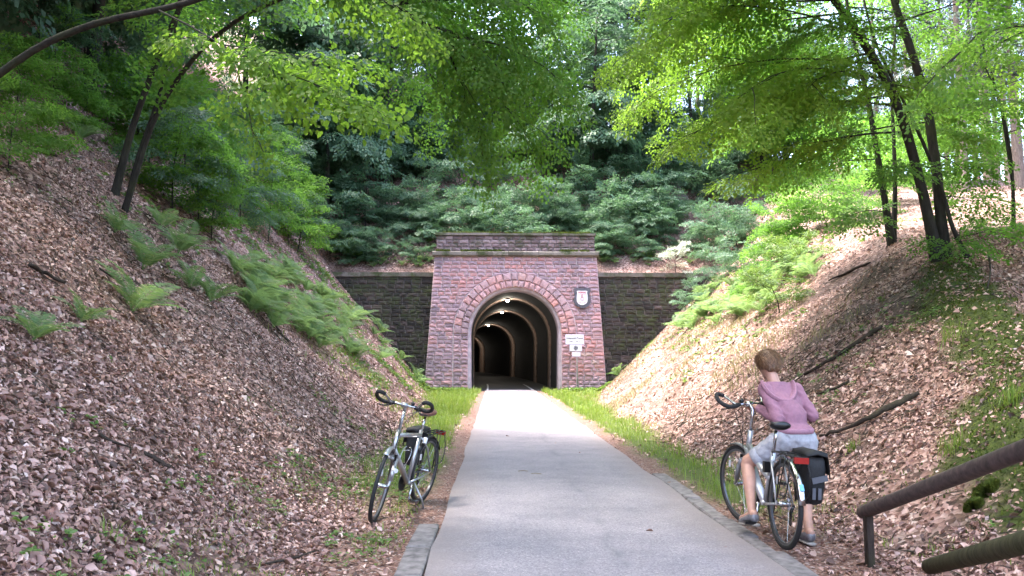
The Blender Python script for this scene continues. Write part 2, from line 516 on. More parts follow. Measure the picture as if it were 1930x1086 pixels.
M['wing_stone'] = stone_mat('mossy_dark_stone', [(0, (0.018, 0.017, 0.016)), (0.45, (0.035, 0.030, 0.028)), (0.8, (0.062, 0.048, 0.045)), (1, (0.13, 0.095, 0.088))], moss=0.8, stain=0.6)
M['ledge'] = stone_mat('mossy_ledge_stone', [(0, (0.10, 0.09, 0.07)), (1, (0.22, 0.19, 0.17))], moss=0.95, stain=0.4)
M['mortar'] = simple_mat('pale_mortar', (0.58, 0.49, 0.50), 0.9, var=0.25, scale=9)
M['mortar_dark'] = simple_mat('grey_mortar', (0.15, 0.135, 0.125), 0.9, var=0.6, scale=6)
M['plaster'] = simple_mat('rough_plaster', (0.42, 0.35, 0.38), 0.85, var=0.25, scale=3, bmp=0.3)
M['tunnel_asphalt'] = simple_mat('shade_dark_asphalt', (0.035, 0.035, 0.038), 0.7, var=0.3, scale=6, bmp=.2)  # tunnel shade put into the colour: a far darker copy of asphalt
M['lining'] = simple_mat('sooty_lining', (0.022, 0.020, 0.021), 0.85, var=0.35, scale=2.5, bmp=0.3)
M['rib'] = simple_mat('bare_stone_rib', (0.30, 0.215, 0.175), 0.85, var=0.4, scale=4, bmp=0.4)
M['kerb'] = simple_mat('kerb_concrete', (0.155, 0.138, 0.138), 0.9, var=0.5, scale=12, bmp=0.3)
M['white_line'] = simple_mat('road_paint', (0.6, 0.6, 0.6), 0.7, var=0.2, scale=20)
M['rock'] = stone_mat('grey_rock', [(0, (0.10, 0.085, 0.08)), (1, (0.24, 0.20, 0.18))], moss=0.5, stain=0.3, bscale=7)

def bark_mat(name, a, c, moss=0.3):
    m, nt, nd, ln, b = new_mat(name)
    tc = nd.new('ShaderNodeTexCoord')
    mp = nd.new('ShaderNodeMapping'); mp.inputs['Scale'].default_value = (1, 1, 0.25); ln.new(tc.outputs['Object'], mp.inputs['Vector'])
    f = noise_tex(nd, ln, mp.outputs[0], 16, 6, 0.65)
    r = ramp(nd, [(0.3, a), (0.7, c)]); ln.new(f, r.inputs['Fac'])
    mo = ramp(nd, [(0.5, (0, 0, 0)), (0.68, (moss, moss, moss))]); ln.new(noise_tex(nd, ln, tc.outputs['Object'], 2.2, 5), mo.inputs['Fac'])
    ln.new(mixc(nd, ln, mo.outputs['Color'], r.outputs['Color'], (0.05, 0.065, 0.02)), b.inputs['Base Color'])
    b.inputs['Roughness'].default_value = 0.9
    b.inputs['Specular IOR Level'].default_value = 0.2
    bump(nd, ln, f, 0.7, 0.02, b)
    return m
M['bark'] = bark_mat('dark_beech_bark', (0.014, 0.013, 0.012), (0.042, 0.040, 0.036))
M['bark_pine'] = bark_mat('conifer_bark', (0.09, 0.07, 0.06), (0.20, 0.16, 0.14), 0.15)
M['bark_snag'] = bark_mat('dead_pale_wood', (0.14, 0.11, 0.07), (0.32, 0.26, 0.18), 0.4)
M['deadwood'] = bark_mat('dead_branch_bark', (0.018, 0.014, 0.012), (0.060, 0.045, 0.036), 0.3)

def steel(name, col, rough=0.4, metal=0.9):
    return simple_mat(name, col, rough, metal, var=0.08, scale=18)

# ================================================================== ground
def axis(segs):
    out = [segs[0][0]]
    for a, b, st in segs:
        n = max(1, int(round((b - a) / st)))
        out += list(np.linspace(a, b, n + 1)[1:])
    return np.array(out)
gx = axis([(-260, -60, 20), (-60, -24, 3), (-24, -12, 0.6), (-12, 12, 0.2), (12, 26, 0.6), (26, 60, 3), (60, 260, 20)])
gy = axis([(-60, -12, 6), (-12, 0, 1), (0, 24, 0.2), (24, 41.45, 0.3), (41.45, 41.7, 0.25), (41.7, 62, 0.5), (62, 100, 2.5), (100, 400, 25)])
GX, GY = np.meshgrid(gx, gy, indexing='ij')
GZ = ground(GX, GY)
in_path = (GX > PATH_L + 0.05) & (GX < PATH_R - 0.05) & (GY < 41.5)
GZ = np.where(in_path, GZ - 0.03, GZ)
ni, nj = GX.shape
idx = np.arange(ni * nj).reshape(ni, nj)
F = np.stack([idx[:-1, :-1], idx[1:, :-1], idx[1:, 1:], idx[:-1, 1:]], -1).reshape(-1, 4)
jj = np.tile(np.arange(nj - 1), ni - 1)
zc = GZ.ravel()
jump = np.abs(zc[F].max(1) - zc[F].min(1))
cutrow = np.argmin(np.abs(gy - 41.45))
keep = ~((jj == cutrow) & (jump > 1.0))
F = F[keep]
ground_me = np_mesh('ground', np.stack([GX.ravel(), GY.ravel(), zc], -1), F, True)
def zones(x, y):
    off_l = PATH_L - x; off_r = x - PATH_R
    n = vnoise(x * 2.2, y * 2.2, 8) * 0.5 + vnoise(x * 6, y * 6, 9) * 0.3
    infront = 1 - sstep(y, 40.6, 41.2)
    dl = sstep(off_l, -0.1, 0.0) * (1 - sstep(off_l + 0.2 * n, 0.2, 0.5))
    dr = sstep(off_r, -0.1, 0.0) * (1 - sstep(off_r + 0.2 * n, 0.25, 0.5))
    near = 1 - sstep(y, 8, 11)
    dl = np.maximum(dl, near * sstep(off_l, -0.1, 0.0) * (1 - sstep(off_l + 0.35 * n, 0.6, 1.1)))
    dr = np.maximum(dr, near * sstep(off_r, -0.1, 0.0) * (1 - sstep(off_r + 0.3 * n, 0.75, 1.1)))
    gl = sstep(off_l + 0.25 * n, 0.2, 0.5) * (1 - sstep(x * -1 + 0.4 * n, -toe_l(y) - 0.1, -toe_l(y) + 0.5)) * sstep(y, 7, 11)
    gr = sstep(off_r + 0.2 * n, 0.25, 0.5) * (1 - sstep(x + 0.3 * n, toe_r(y) - 0.15, toe_r(y) + 0.35)) * sstep(y, 7, 9)
    grass = np.clip(gl + gr, 0, 1)
    # mossy crest of the right bank
    crest_x = crest_r(y)
    dx = x - crest_x
    mo = np.exp(-(np.where(dx > 0, dx / 0.55, dx / 0.75)) ** 2) * sstep(y, 4.5, 6.5) * (1 - sstep(y, 14.5, 17))
    mo = sstep(mo + 0.5 * n, 0.22, 0.6)
    return grass * infront, np.clip(np.maximum(dl, dr), 0, 1) * infront, mo
def soil_mask(x, y):
    d = crest_r(y) - x
    m = sstep(d, 0.1, 0.8) * (1 - sstep(d, 2.6, 3.6)) * sstep(y, 6.5, 9) * (1 - sstep(y, 17, 20))
    return np.clip(m * sstep(vnoise(x * .8, y * .8, 14) + .5 * vnoise(x * 2.6, y * 2.6, 15), -.5, .5), 0, 1)
zr, zg, zb = zones(GX.ravel(), GY.ravel())
ca = ground_me.color_attributes.new('zone', 'FLOAT_COLOR', 'POINT')
ca.data.foreach_set('color', np.stack([zr, zg, zb, soil_mask(GX.ravel(), GY.ravel())], -1).astype(np.float32).ravel())
tag(link('ground', ground_me, M['ground']), kind='structure')

# ================================================================== path, kerbs, edge lines
def tcurve(y):
    d = np.maximum(np.asarray(y, float) - 41.0, 0)
    return -0.001 * d * d
py_ = axis([(-14, 41, 0.5), (41, 42, 0.5)])
cols = np.linspace(0, 1, 7)
V = []; 
for y in py_:
    jl = 0.025 * float(vnoise(y * 1.3, 3.3, 12)) ; jr = 0.03 * float(vnoise(y * 1.1, 8.1, 13))
    for u in cols:
        x = PATH_L + jl + (PATH_R + jr - PATH_L - jl) * u + float(tcurve(y))
        V.append((x, y, 0.022 + 0.018 * (1 - (2 * u - 1) ** 2)))
npc = len(cols)
Fp = [(i * npc + k, i * npc + k + 1, (i + 1) * npc + k + 1, (i + 1) * npc + k) for i in range(len(py_) - 1) for k in range(npc - 1)]
path_o = tag(link('path', np_mesh('path', np.array(V), np.array(Fp), True), M['asphalt']), kind='structure')

def kerb_stone(x0, x1, y0, y1, z):
    mb = MB()
    j = lambda a: random.uniform(-a, a)
    pts = [(x0 + j(.01), y0 + .008), (x1 + j(.01), y0 + .008 + j(.006)), (x1 + j(.01), y1 - .008), (x0 + j(.01), y1 - .008 + j(.006))]
    b = 0.012
    cx = (x0 + x1) / 2; cy = (y0 + y1) / 2
    inn = [(cx + (x - cx) * (1 - b / abs(x - cx)), cy + (y - cy) * (1 - b / abs(y - cy))) for x, y in pts]
    vs = [(x, y, -0.1) for x, y in pts] + [(x, y, z - b) for x, y in pts] + [(x, y, z + j(.004)) for x, y in inn]
    fs = []
    for a in (0, 4):
        for k in range(4):
            fs.append((a + k, a + (k + 1) % 4, a + 4 + (k + 1) % 4, a + 4 + k))
    fs.append((8, 9, 10, 11))
    return mb.add(vs, fs).build('kerb_stone', M['kerb'], path_o)
y = 2.2
while y < 6.6:
    L = random.uniform(0.8, 1.0); kerb_stone(PATH_L - 0.215, PATH_L - 0.02, y, y + L, 0.025); y += L
y = 4.2
while y < 10.4:
    L = random.uniform(0.45, 0.8); kerb_stone(PATH_R + 0.01, PATH_R + 0.17 + random.uniform(-.03, .03), y, y + L, 0.030 + random.uniform(-.006, .004)); y += L
for side, x0 in (('l', PATH_L + 0.06), ('r', PATH_R - 0.16)):
    V = []; ys = np.arange(40.8, 52, 1.0)
    for y in ys:
        c = float(tcurve(y)); V += [(x0 + c, y, 0.0465), (x0 + 0.10 + c, y, 0.0465)]
    Fl = [(2 * i, 2 * i + 1, 2 * i + 3, 2 * i + 2) for i in range(len(ys) - 1)]
    link('edge_line', np_mesh('edge_line', np.array(V), np.array(Fl)), M['white_line'], path_o)

# ================================================================== tunnel portal
PCX, ACX = 1.08, 1.03           # centre of the facade, centre of the arch
SPR, R_IN, R_MID, R_OUT, R_LIN = 2.95, 2.42, 2.79, 3.19, 2.29
FACE_Y = WALL_Y                  # plane of the mortar
portal = tag(empty('tunnel_portal', (PCX, FACE_Y, 0)), 'red sandstone tunnel portal with a round arch and mossy parapet above the path', 'portal')
PO = (PCX, FACE_Y, 0)

def stone_mesh(poly, yp, proud=0.05, gap=0.0115, inset=0.028, rough=0.014, origin=PO, side=1):
    """rock-faced stone: poly = outline in (x,z), sticking out of plane y = yp towards the camera"""
    cx = sum(p[0] for p in poly) / len(poly); cz = sum(p[1] for p in poly) / len(poly)
    pts = []
    n0 = len(poly)
    for i in range(n0):
        a, b = poly[i], poly[(i + 1) % n0]
        pts.append(a)
        if math.hypot(a[0] - b[0], a[1] - b[1]) > 0.17:
            pts.append(((a[0] + b[0]) / 2, (a[1] + b[1]) / 2))
    def shrink(p, g):
        d = math.hypot(p[0] - cx, p[1] - cz)
        k = max(0.2, 1 - g / max(d * 0.72, 1e-3))
        return (cx + (p[0] - cx) * k, cz + (p[1] - cz) * k)
    j = lambda a: random.uniform(-a, a)
    r0 = [shrink(p, gap) for p in pts]
    r0 = [(p[0] + j(.005), p[1] + j(.005)) for p in r0]
    r1 = [shrink(p, gap + inset) for p in pts]
    r1 = [(p[0] + j(rough), p[1] + j(rough)) for p in r1]
    n = len(pts)
    vs = [(p[0], yp + 0.03, p[1]) for p in r0]
    vs += [(p[0], yp - 0.012 - abs(j(.006)), p[1]) for p in r0]
    vs += [(p[0], yp - proud + j(rough), p[1]) for p in r1]
    vs.append((cx + j(.03), yp - proud - abs(j(rough * 1.6)) - 0.006, cz + j(.02)))
    fs = []
    for a in (0, n):
        for k in range(n):
            fs.append((a + k, a + (k + 1) % n, a + n + (k + 1) % n, a + n + k))
    for k in range(n):
        fs.append((2 * n + k, 2 * n + (k + 1) % n, 3 * n))
    mb = MB(origin); mb.add(vs, fs)
    return mb

def half_w(z): return 4.72 - 0.068 * z
def arch_x(z, r):
    if z <= SPR: return r
    d = r * r - (z - SPR) ** 2
    return math.sqrt(d) if d > 0 else 0.0

def course_stones(z0, z1, fl, fr, wmin, wmax):
    """split the strip between boundary functions fl(z), fr(z) into stones"""
    zm = (z0 + z1) / 2
    a, b = fl(zm), fr(zm)
    if b - a < 0.06: return []
    xs = [a]
    while b - xs[-1] > wmax * 1.25:
        xs.append(xs[-1] + random.uniform(wmin, wmax))
    if len(xs) > 1 and b - xs[-1] < wmin * 0.6: xs.pop()
    xs.append(b)
    out = []
    for i in range(len(xs) - 1):
        l0 = l1 = xs[i]; r0 = r1 = xs[i + 1]
        if i == 0: l0, l1 = fl(z0), fl(z1)
        if i == len(xs) - 2: r0, r1 = fr(z0), fr(z1)
        if r0 - l0 < 0.02 and r1 - l1 < 0.02: continue
        if r0 < l0: r0 = l0 + .01
        if r1 < l1: r1 = l1 + .01
        out.append([(l0, z0), (r0, z0), (r1, z1), (l1, z1)])
    return out

def area(p): return abs(sum(p[i][0] * p[(i + 1) % len(p)][1] - p[(i + 1) % len(p)][0] * p[i][1] for i in range(len(p)))) / 2

faces_ = []; jambs = []
CH = 0.2085
z = -0.12
TOPZ = 6.98
while z < TOPZ - 0.05:
    z1 = min(z + CH * random.uniform(0.94, 1.06), TOPZ)
    if TOPZ - z1 < 0.1: z1 = TOPZ
    if z1 > SPR + R_OUT - 0.02:
        segs = [(lambda q: PCX - half_w(q), lambda q: PCX + half_w(q))]
        if z < SPR + R_OUT - 0.02:
            segs = [(lambda q: PCX - half_w(q), lambda q: ACX - arch_x(q, R_OUT + 0.02)), (lambda q: ACX + arch_x(q, R_OUT + 0.02), lambda q: PCX + half_w(q))]
    else:
        segs = [(lambda q: PCX - half_w(q), lambda q: ACX - arch_x(q, R_OUT + 0.02)), (lambda q: ACX + arch_x(q, R_OUT + 0.02), lambda q: PCX + half_w(q))]
    for fl, fr in segs:
        faces_ += course_stones(z, z1, fl, fr, 0.30, 0.52)
    if z < SPR - 0.05:
        zj = min(z1, SPR)
        jambs += course_stones(z, zj, lambda q: ACX - R_OUT, lambda q: ACX - R_IN, 0.30, 0.5)
        jambs += course_stones(z, zj, lambda q: ACX + R_IN, lambda q: ACX + R_OUT, 0.30, 0.5)
    z = z1
faces_.sort(key=area, reverse=True)
for p in faces_[:300]:
    link('facing_stone', stone_mesh(p, FACE_Y, random.uniform(.035, .07)).mesh('facing_stone'), M['red_stone'], portal)
rest = MB(PO)
for p in faces_[300:]:
    s_ = stone_mesh(p, FACE_Y, random.uniform(.035, .06)); rest.add(s_.v, s_.f)
tag(rest.build('small_facing_stones', M['red_stone'], portal), kind='stuff')
for p in jambs:
    link('jamb_stone', stone_mesh(p, FACE_Y - 0.015, random.uniform(.04, .08)).mesh('jamb_stone'), M['red_stone'], portal)
def ring(r0, r1, n, off, yp):
    cuts = [off + PI * k / n for k in range(n + 1)]
    cuts[0] = 0; cuts[-1] = PI
    cuts = [c + (random.uniform(-.012, .012) if 0 < i < n else 0) for i, c in enumerate(cuts)]
    for a, b in zip(cuts[:-1], cuts[1:]):
        m_ = (a + b) / 2
        poly = [(ACX + r * math.cos(t), SPR + r * math.sin(t)) for r, t in ((r0, a), (r1, a), (r1, m_), (r1, b), (r0, b), (r0, m_))]
        link('voussoir', stone_mesh(poly, yp, random.uniform(.06, .1), gap=.009, rough=.016).mesh('voussoir'), M['voussoir'], portal)
ring(R_IN, R_MID, 27, 0, FACE_Y - 0.03)
ring(R_MID, R_OUT, 23, 0, FACE_Y - 0.02)
# raised mortar joint round the arch
mb = MB(PO)
mb.tube([(ACX + (R_OUT + .005) * math.cos(t), FACE_Y - 0.02, SPR + (R_OUT + .005) * math.sin(t)) for t in np.linspace(0, PI, 50)], 0.018, 6)
mb.build('arch_joint', M['mortar'], portal)
# mortar body behind the stones: front with the arch cut out, sides and top
def body_outline(zt):
    o = [(PCX - half_w(-.2), -.2), (PCX - half_w(zt), zt), (PCX + half_w(zt), zt), (PCX + half_w(-.2), -.2)]
    inn = [(ACX + R_IN, -.2)] + [(ACX + R_IN * math.cos(t), SPR + R_IN * math.sin(t)) for t in np.linspace(0, PI, 40)] + [(ACX - R_IN, -.2)]
    return o + inn
poly = body_outline(7.0)
mb = MB(PO)
n = len(poly)
mb.add([(x, FACE_Y, z) for x, z in poly] + [(x, FACE_Y + 1.6, z) for x, z in poly],
       [tuple(range(n))] + [(i, (i + 1) % n, n + (i + 1) % n, n + i) for i in range(n)])
mb.build('masonry_core', M['mortar'], portal)
# ledge and parapet
LW = 4.36
xs = list(np.linspace(PCX - LW, PCX + LW, 12))
for a, b in zip(xs[:-1], xs[1:]):
    mb = MB(PO)
    a += .006; b -= .006
    prof = [(FACE_Y + 0.3, 7.0), (FACE_Y - 0.16 + random.uniform(-.01, .01), 7.0), (FACE_Y - 0.22, 7.05), (FACE_Y - 0.22 + random.uniform(-.015, .015), 7.2), (FACE_Y - 0.16, 7.25), (FACE_Y + 0.3, 7.30)]
    m_ = len(prof)
    mb.add([(a, y, z + random.uniform(-.006, .006)) for y, z in prof] + [(b, y, z + random.uniform(-.006, .006)) for y, z in prof],
           [tuple(range(m_ - 1, -1, -1)), tuple(range(m_, 2 * m_))] + [(i, (i + 1) % m_, m_ + (i + 1) % m_, m_ + i) for i in range(m_)])
    mb.build('ledge_stone', M['ledge'], portal)
PW = 4.15
z = 7.27
for k in range(4):
    z1 = z + 0.205
    for p in course_stones(z, z1, lambda q: PCX - PW, lambda q: PCX + PW, 0.3, 0.52):
        link('parapet_stone', stone_mesh(p, FACE_Y + 0.02, random.uniform(.03, .06)).mesh('parapet_stone'), M['parapet_stone'], portal)
    z = z1
mb = MB(PO); mb.box((PCX, FACE_Y + 0.42, 7.68), (2 * PW, 0.8, 0.86)); mb.build('parapet_core', M['mortar_dark'], portal)
xs = list(np.linspace(PCX - PW - .07, PCX + PW + .07, 10))
for a, b in zip(xs[:-1], xs[1:]):
    mb = MB(PO); h = random.uniform(.10, .14)
    mb.box(((a + b) / 2, FACE_Y + 0.36 + random.uniform(-.02, .02), 8.105 + h / 2), (b - a - .012, 0.95, h)); mb.build('coping_stone', M['ledge'], portal)
rm = np.random.default_rng(4); nm = 7000
mx = rm.uniform(PCX - PW - .05, PCX + PW + .05, nm); my = FACE_Y + rm.uniform(-.12, .5, nm)
mz = np.full(nm, 8.22); lo_ = rm.random(nm) < .45
my = np.where(lo_, FACE_Y - .2 + rm.uniform(0, .16, nm), my); mz = np.where(lo_, 7.245, mz)
kp = (vnoise(mx * 1.1, mz, 91) + .5 * vnoise(mx * 4, mz, 92)) > -.25
mx, my, mz = mx[kp], my[kp], mz[kp]; a_ = rm.uniform(0, 6.28, len(mx)); hh = rm.uniform(.04, .15, len(mx)); ww = .022
sd_ = np.stack([np.cos(a_), np.sin(a_), np.zeros(len(mx))], -1) * ww; bs_ = np.stack([mx, my, mz], -1)
tp_ = bs_ + np.stack([rm.normal(0, .03, len(mx)), rm.normal(-.02, .03, len(mx)), hh], -1)
Vm = np.stack([bs_ - sd_, bs_ + sd_, tp_], 1).reshape(-1, 3) - np.array(PO)
tag(link('moss_cap', np_mesh('moss_cap', Vm, np.arange(len(Vm)).reshape(-1, 3)), M['moss'], portal), kind='stuff')
# plaster ring of the mouth
prof = [(ACX + R_LIN * 0.985, -.05)] + [(ACX + R_LIN * math.cos(t), SPR + R_LIN * math.sin(t)) for t in np.linspace(0, PI, 40)] + [(ACX - R_LIN * 0.985, -.05)]
outp = [(ACX + (R_IN + .02), -.05)] + [(ACX + (R_IN + .02) * math.cos(t), SPR + (R_IN + .02) * math.sin(t)) for t in np.linspace(0, PI, 40)] + [(ACX - R_IN - .02, -.05)]
m_ = len(prof)
mb = MB(PO)
vs = [(x, FACE_Y + .04, z) for x, z in outp] + [(x, FACE_Y + .03, z) for x, z in prof] + [(x, FACE_Y + 1.3, z) for x, z in prof]
fs = [(q + i, q + i + 1, q + m_ + i + 1, q + m_ + i) for q in (0, m_) for i in range(m_ - 1)]
mb.add(vs, fs).build('plaster_reveal', M['plaster'], portal, True)

# ================================================================== the tunnel bore
tunnel = tag(empty('tunnel', (ACX, 42.3, 0)), 'dark vaulted tunnel bore curving away behind the arch', 'tunnel')
TO = (ACX, 42.3, 0)
def bore(y, r, k=24):
    c = float(tcurve(y)); hd = -0.002 * max(y - 41, 0)
    pts = [(r * 0.985, -.02)] + [(r * math.cos(t), SPR + r * math.sin(t)) for t in np.linspace(0, PI, k)] + [(-r * 0.985, -.02)]
    return [(ACX + c + x, y + x * hd * -1, z) for x, z in pts]
def sweep(ys, r, cap=False):
    rings = [bore(y, r) for y in ys]; m = len(rings[0]); vs = [p for q in rings for p in q]
    fs = [(i * m + k, i * m + k + 1, (i + 1) * m + k + 1, (i + 1) * m + k) for i in range(len(ys) - 1) for k in range(m - 1)]
    if cap: fs.append(tuple((len(ys) - 1) * m + k for k in range(m)))
    return vs, fs
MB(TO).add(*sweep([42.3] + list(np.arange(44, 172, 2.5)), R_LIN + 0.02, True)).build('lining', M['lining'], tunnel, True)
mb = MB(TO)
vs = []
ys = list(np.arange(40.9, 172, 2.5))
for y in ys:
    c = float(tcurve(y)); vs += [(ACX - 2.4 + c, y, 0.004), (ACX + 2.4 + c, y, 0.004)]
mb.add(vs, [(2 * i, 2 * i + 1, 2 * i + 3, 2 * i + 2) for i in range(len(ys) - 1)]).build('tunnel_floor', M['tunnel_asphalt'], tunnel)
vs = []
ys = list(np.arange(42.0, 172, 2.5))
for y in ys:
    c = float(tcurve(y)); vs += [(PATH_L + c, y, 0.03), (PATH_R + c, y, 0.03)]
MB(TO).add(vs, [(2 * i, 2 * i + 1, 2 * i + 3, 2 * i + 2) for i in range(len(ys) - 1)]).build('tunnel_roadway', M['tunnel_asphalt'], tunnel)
M['lamp'] = None
mm, nt, nd, ln, b = new_mat('lamp_glow')
b.inputs['Base Color'].default_value = (1, 1, 1, 1)
b.inputs['Emission Color'].default_value = (1, 0.93, 0.8, 1)
b.inputs['Emission Strength'].default_value = 25
M['lamp'] = mm
M['lamp_case'] = simple_mat('lamp_housing', (0.3, 0.3, 0.3), 0.5)
M['black'] = simple_mat('black_rubber', (0.018, 0.018, 0.019), 0.6)
lamps = [(47.0, 'first lamp on the tunnel vault, the one nearest the mouth'), (58.0, 'second lamp on the tunnel vault, in the middle of the row'),
         (79.0, 'third lamp on the tunnel vault, the deepest one still seen'), (112.0, 'tunnel lamp round the bend whose glow lights the deepest rib')]
for k, (y, lab) in enumerate(lamps):
    rr = R_LIN - 0.035
    w = (1.3, 1.9, 3.6, 6.0)[k]
    ribs = [bore(y - w * .4, R_LIN + .03), bore(y - w * .4, rr), bore(y + w, rr), bore(y + w, R_LIN + .03)]
    m = len(ribs[0]); vs = [p for q in ribs for p in q]
    fs = [(i * m + q, i * m + q + 1, (i + 1) * m + q + 1, (i + 1) * m + q) for i in range(3) for q in range(m - 1)]
    MB(TO).add(vs, fs).build('rib', M['rib'], tunnel, True)
    c = float(tcurve(y))
    lx, lz = ACX + c - 0.25, SPR + math.sqrt(rr ** 2 - 0.25 ** 2) - 0.10
    L_ = tag(empty('tunnel_lamp', (lx, y - 0.6, lz)), lab, 'lamp', 'lamps along the tunnel vault')
    mb = MB(); mb.box((0, 0, 0.05), (0.16, 0.34, 0.07)); mb.tube([(0, 0, .08), (0, 0, .2)], .02, 6); mb.build('housing', M['lamp_case'], L_)
    mb = MB(); mb.ball((0, 0, -0.01), (0.085, 0.15, 0.055), 10, 6); mb.build('diffuser', M['lamp'], L_, True)
    ld = bpy.data.lights.new('lamp_light', 'POINT'); ld.energy = [3, 4, 6, 7][k]; ld.color = (1, 0.9, 0.74); ld.shadow_soft_size = 0.08
    lo = bpy.data.objects.new('lamp_light', ld); COL.objects.link(lo); lo.parent = L_; lo.location = (0, -0.05, -0.16)

# ================================================================== wing walls
def wing(name, label, x_in, x_out, top):
    lo, hi = min(x_in, x_out), max(x_in, x_out)
    yp = FACE_Y + 0.42
    og = ((lo + hi) / 2, yp, 0)
    root = tag(empty(name, og), label, 'wall')
    mb = MB(og); mb.box((og[0], yp + 0.4, top / 2 - 0.3), (hi - lo, 0.8, top + 0.5)); mb.build('masonry_core', M['mortar_dark'], root)
    z = -0.1; polys = []
    while z < top - 0.3:
        z1 = min(z + random.uniform(.2, .235), top - 0.26)
        for p in course_stones(z, z1, lambda q: lo, lambda q: hi, 0.32, 0.58):
            cxp = (p[0][0] + p[1][0]) / 2
            if z1 > gz(cxp, yp - 0.05) - 0.15: polys.append(p)
        if top - 0.26 - z1 < 0.08: break
        z = z1
    polys.sort(key=area, reverse=True)
    for p in polys[:300]:
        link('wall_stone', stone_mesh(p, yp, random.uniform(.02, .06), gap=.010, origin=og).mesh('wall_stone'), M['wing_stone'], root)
    if len(polys) > 300:
        r_ = MB(og)
        for p in polys[300:]:
            s_ = stone_mesh(p, yp, .04, origin=og); r_.add(s_.v, s_.f)
        tag(r_.build('small_wall_stones', M['wing_stone'], root), kind='stuff')
    n = max(3, int((hi - lo) / 0.9)); xs = np.linspace(lo, hi, n + 1)
    for a, b in zip(xs[:-1], xs[1:]):
        mb = MB(og); mb.box(((a + b) / 2, yp + 0.22 + random.uniform(-.015, .015), top - 0.12 + random.uniform(-.01, .01)), (b - a - .014, 0.66, 0.22)); mb.build('coping_stone', M['ledge'], root)
    return root
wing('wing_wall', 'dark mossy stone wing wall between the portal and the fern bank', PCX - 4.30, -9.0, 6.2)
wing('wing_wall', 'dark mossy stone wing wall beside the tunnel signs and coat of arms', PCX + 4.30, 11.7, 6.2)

# ================================================================== foliage tools
def leaf_verts(base, dirv, side, nrm, ln, wd, fold, six):
    """vectorised leaf outlines -> (n, k, 3)"""
    b = base; d = dirv * ln[:, None]; e = side * (wd / 2)[:, None]; n = nrm * (fold * wd)[:, None]
    if six:
        return np.stack([b, b + d * 0.32 + e * 0.92 + n, b + d * 0.70 + e * 0.75 + n * 0.9, b + d * 1.0 - n * 0.2,
                         b + d * 0.70 - e * 0.75 + n * 0.9, b + d * 0.32 - e * 0.92 + n], 1)
    return np.stack([b, b + d * 0.48 + e + n, b + d, b + d * 0.48 - e + n], 1)

def unit(v): return v / np.maximum(np.linalg.norm(v, axis=-1, keepdims=True), 1e-9)

def make_spray(seed, L=1.0, leaf=0.068, six=True, dens=1.0, needle=False, wide=.58, jit=.42):
    r = np.random.default_rng(seed)
    P = []; D = []
    twigs = [((0, 0), (L * 0.97, 0))]
    n = max(3, int(L / 0.085 * dens))
    for i in range(n):
        u = 0.08 + 0.9 * (i + r.uniform(-.3, .3)) / n
        s = 1 if i % 2 else -1
        l = (wide * L * (1 - 0.68 * u) + 0.04) * r.uniform(.7, 1.15) * (0.6 + min(1, u * 4) * .4)
        a = s * math.radians(r.uniform(38, 58))
        x0 = u * L
        x1 = x0 + l * math.cos(a); y1 = l * math.sin(a)
        twigs.append(((x0, 0), (x1, y1)))
        m = max(1, int(l / (leaf * 0.72)))
        for k in range(m + 1):
            t = (k + .4) / (m + .6) if m else 1
            sgn = 1 if k % 2 else -1
            ang = a + (sgn * math.radians(r.uniform(30, 60)) if k < m else 0)
            P.append((x0 + (x1 - x0) * t, y1 * t)); D.append(ang)
    for k in range(3):
        P.append((L * (0.9 + .03 * k), 0)); D.append(r.uniform(-.6, .6))
    P = np.array(P); D = np.array(D); N_ = len(P)
    base = np.stack([P[:, 0], P[:, 1], r.normal(0, .012, N_)], -1)
    d = np.stack([np.cos(D), np.sin(D), r.normal(-.15, .28, N_)], -1); d = unit(d)
    nr = np.stack([r.normal(0, jit, N_), r.normal(0, jit, N_), np.ones(N_)], -1)
    sd = unit(np.cross(nr, d)); nr = np.cross(d, sd)
    ln = leaf * r.uniform(.75, 1.2, N_)
    wd = ln * (r.uniform(.64, .82, N_) if not needle else 0.3)
    V = leaf_verts(base, d, sd, nr, ln, wd, r.uniform(.02, .16, N_), six)
    return V, twigs

SPRAY6 = [make_spray(100 + i, 0.95, 0.078, True) for i in range(6)]
SPRAYM = [make_spray(150 + i, 1.0, 0.108, False, 0.9) for i in range(7)]
SPRAY4 = [make_spray(200 + i, 1.1, 0.16, False, 0.72, jit=.5) for i in range(6)]
SPRAYF = [make_spray(300 + i, 1.6, 0.25, False, 0.62, jit=.6) for i in range(5)]
SPRAYN = [make_spray(400 + i, 1.2, 0.22, False, 1.0, True, .35, .6) for i in range(4)]
SPRAYT = [make_spray(600 + i, 0.48, 0.078, True, 1.0) for i in range(6)]
SPRAYB = [make_spray(700 + i, 1.1, 0.17, False, 0.66, jit=.5) for i in range(6)]
SPRAYS = [make_spray(500 + i, 0.6, 0.075, True) for i in range(5)]

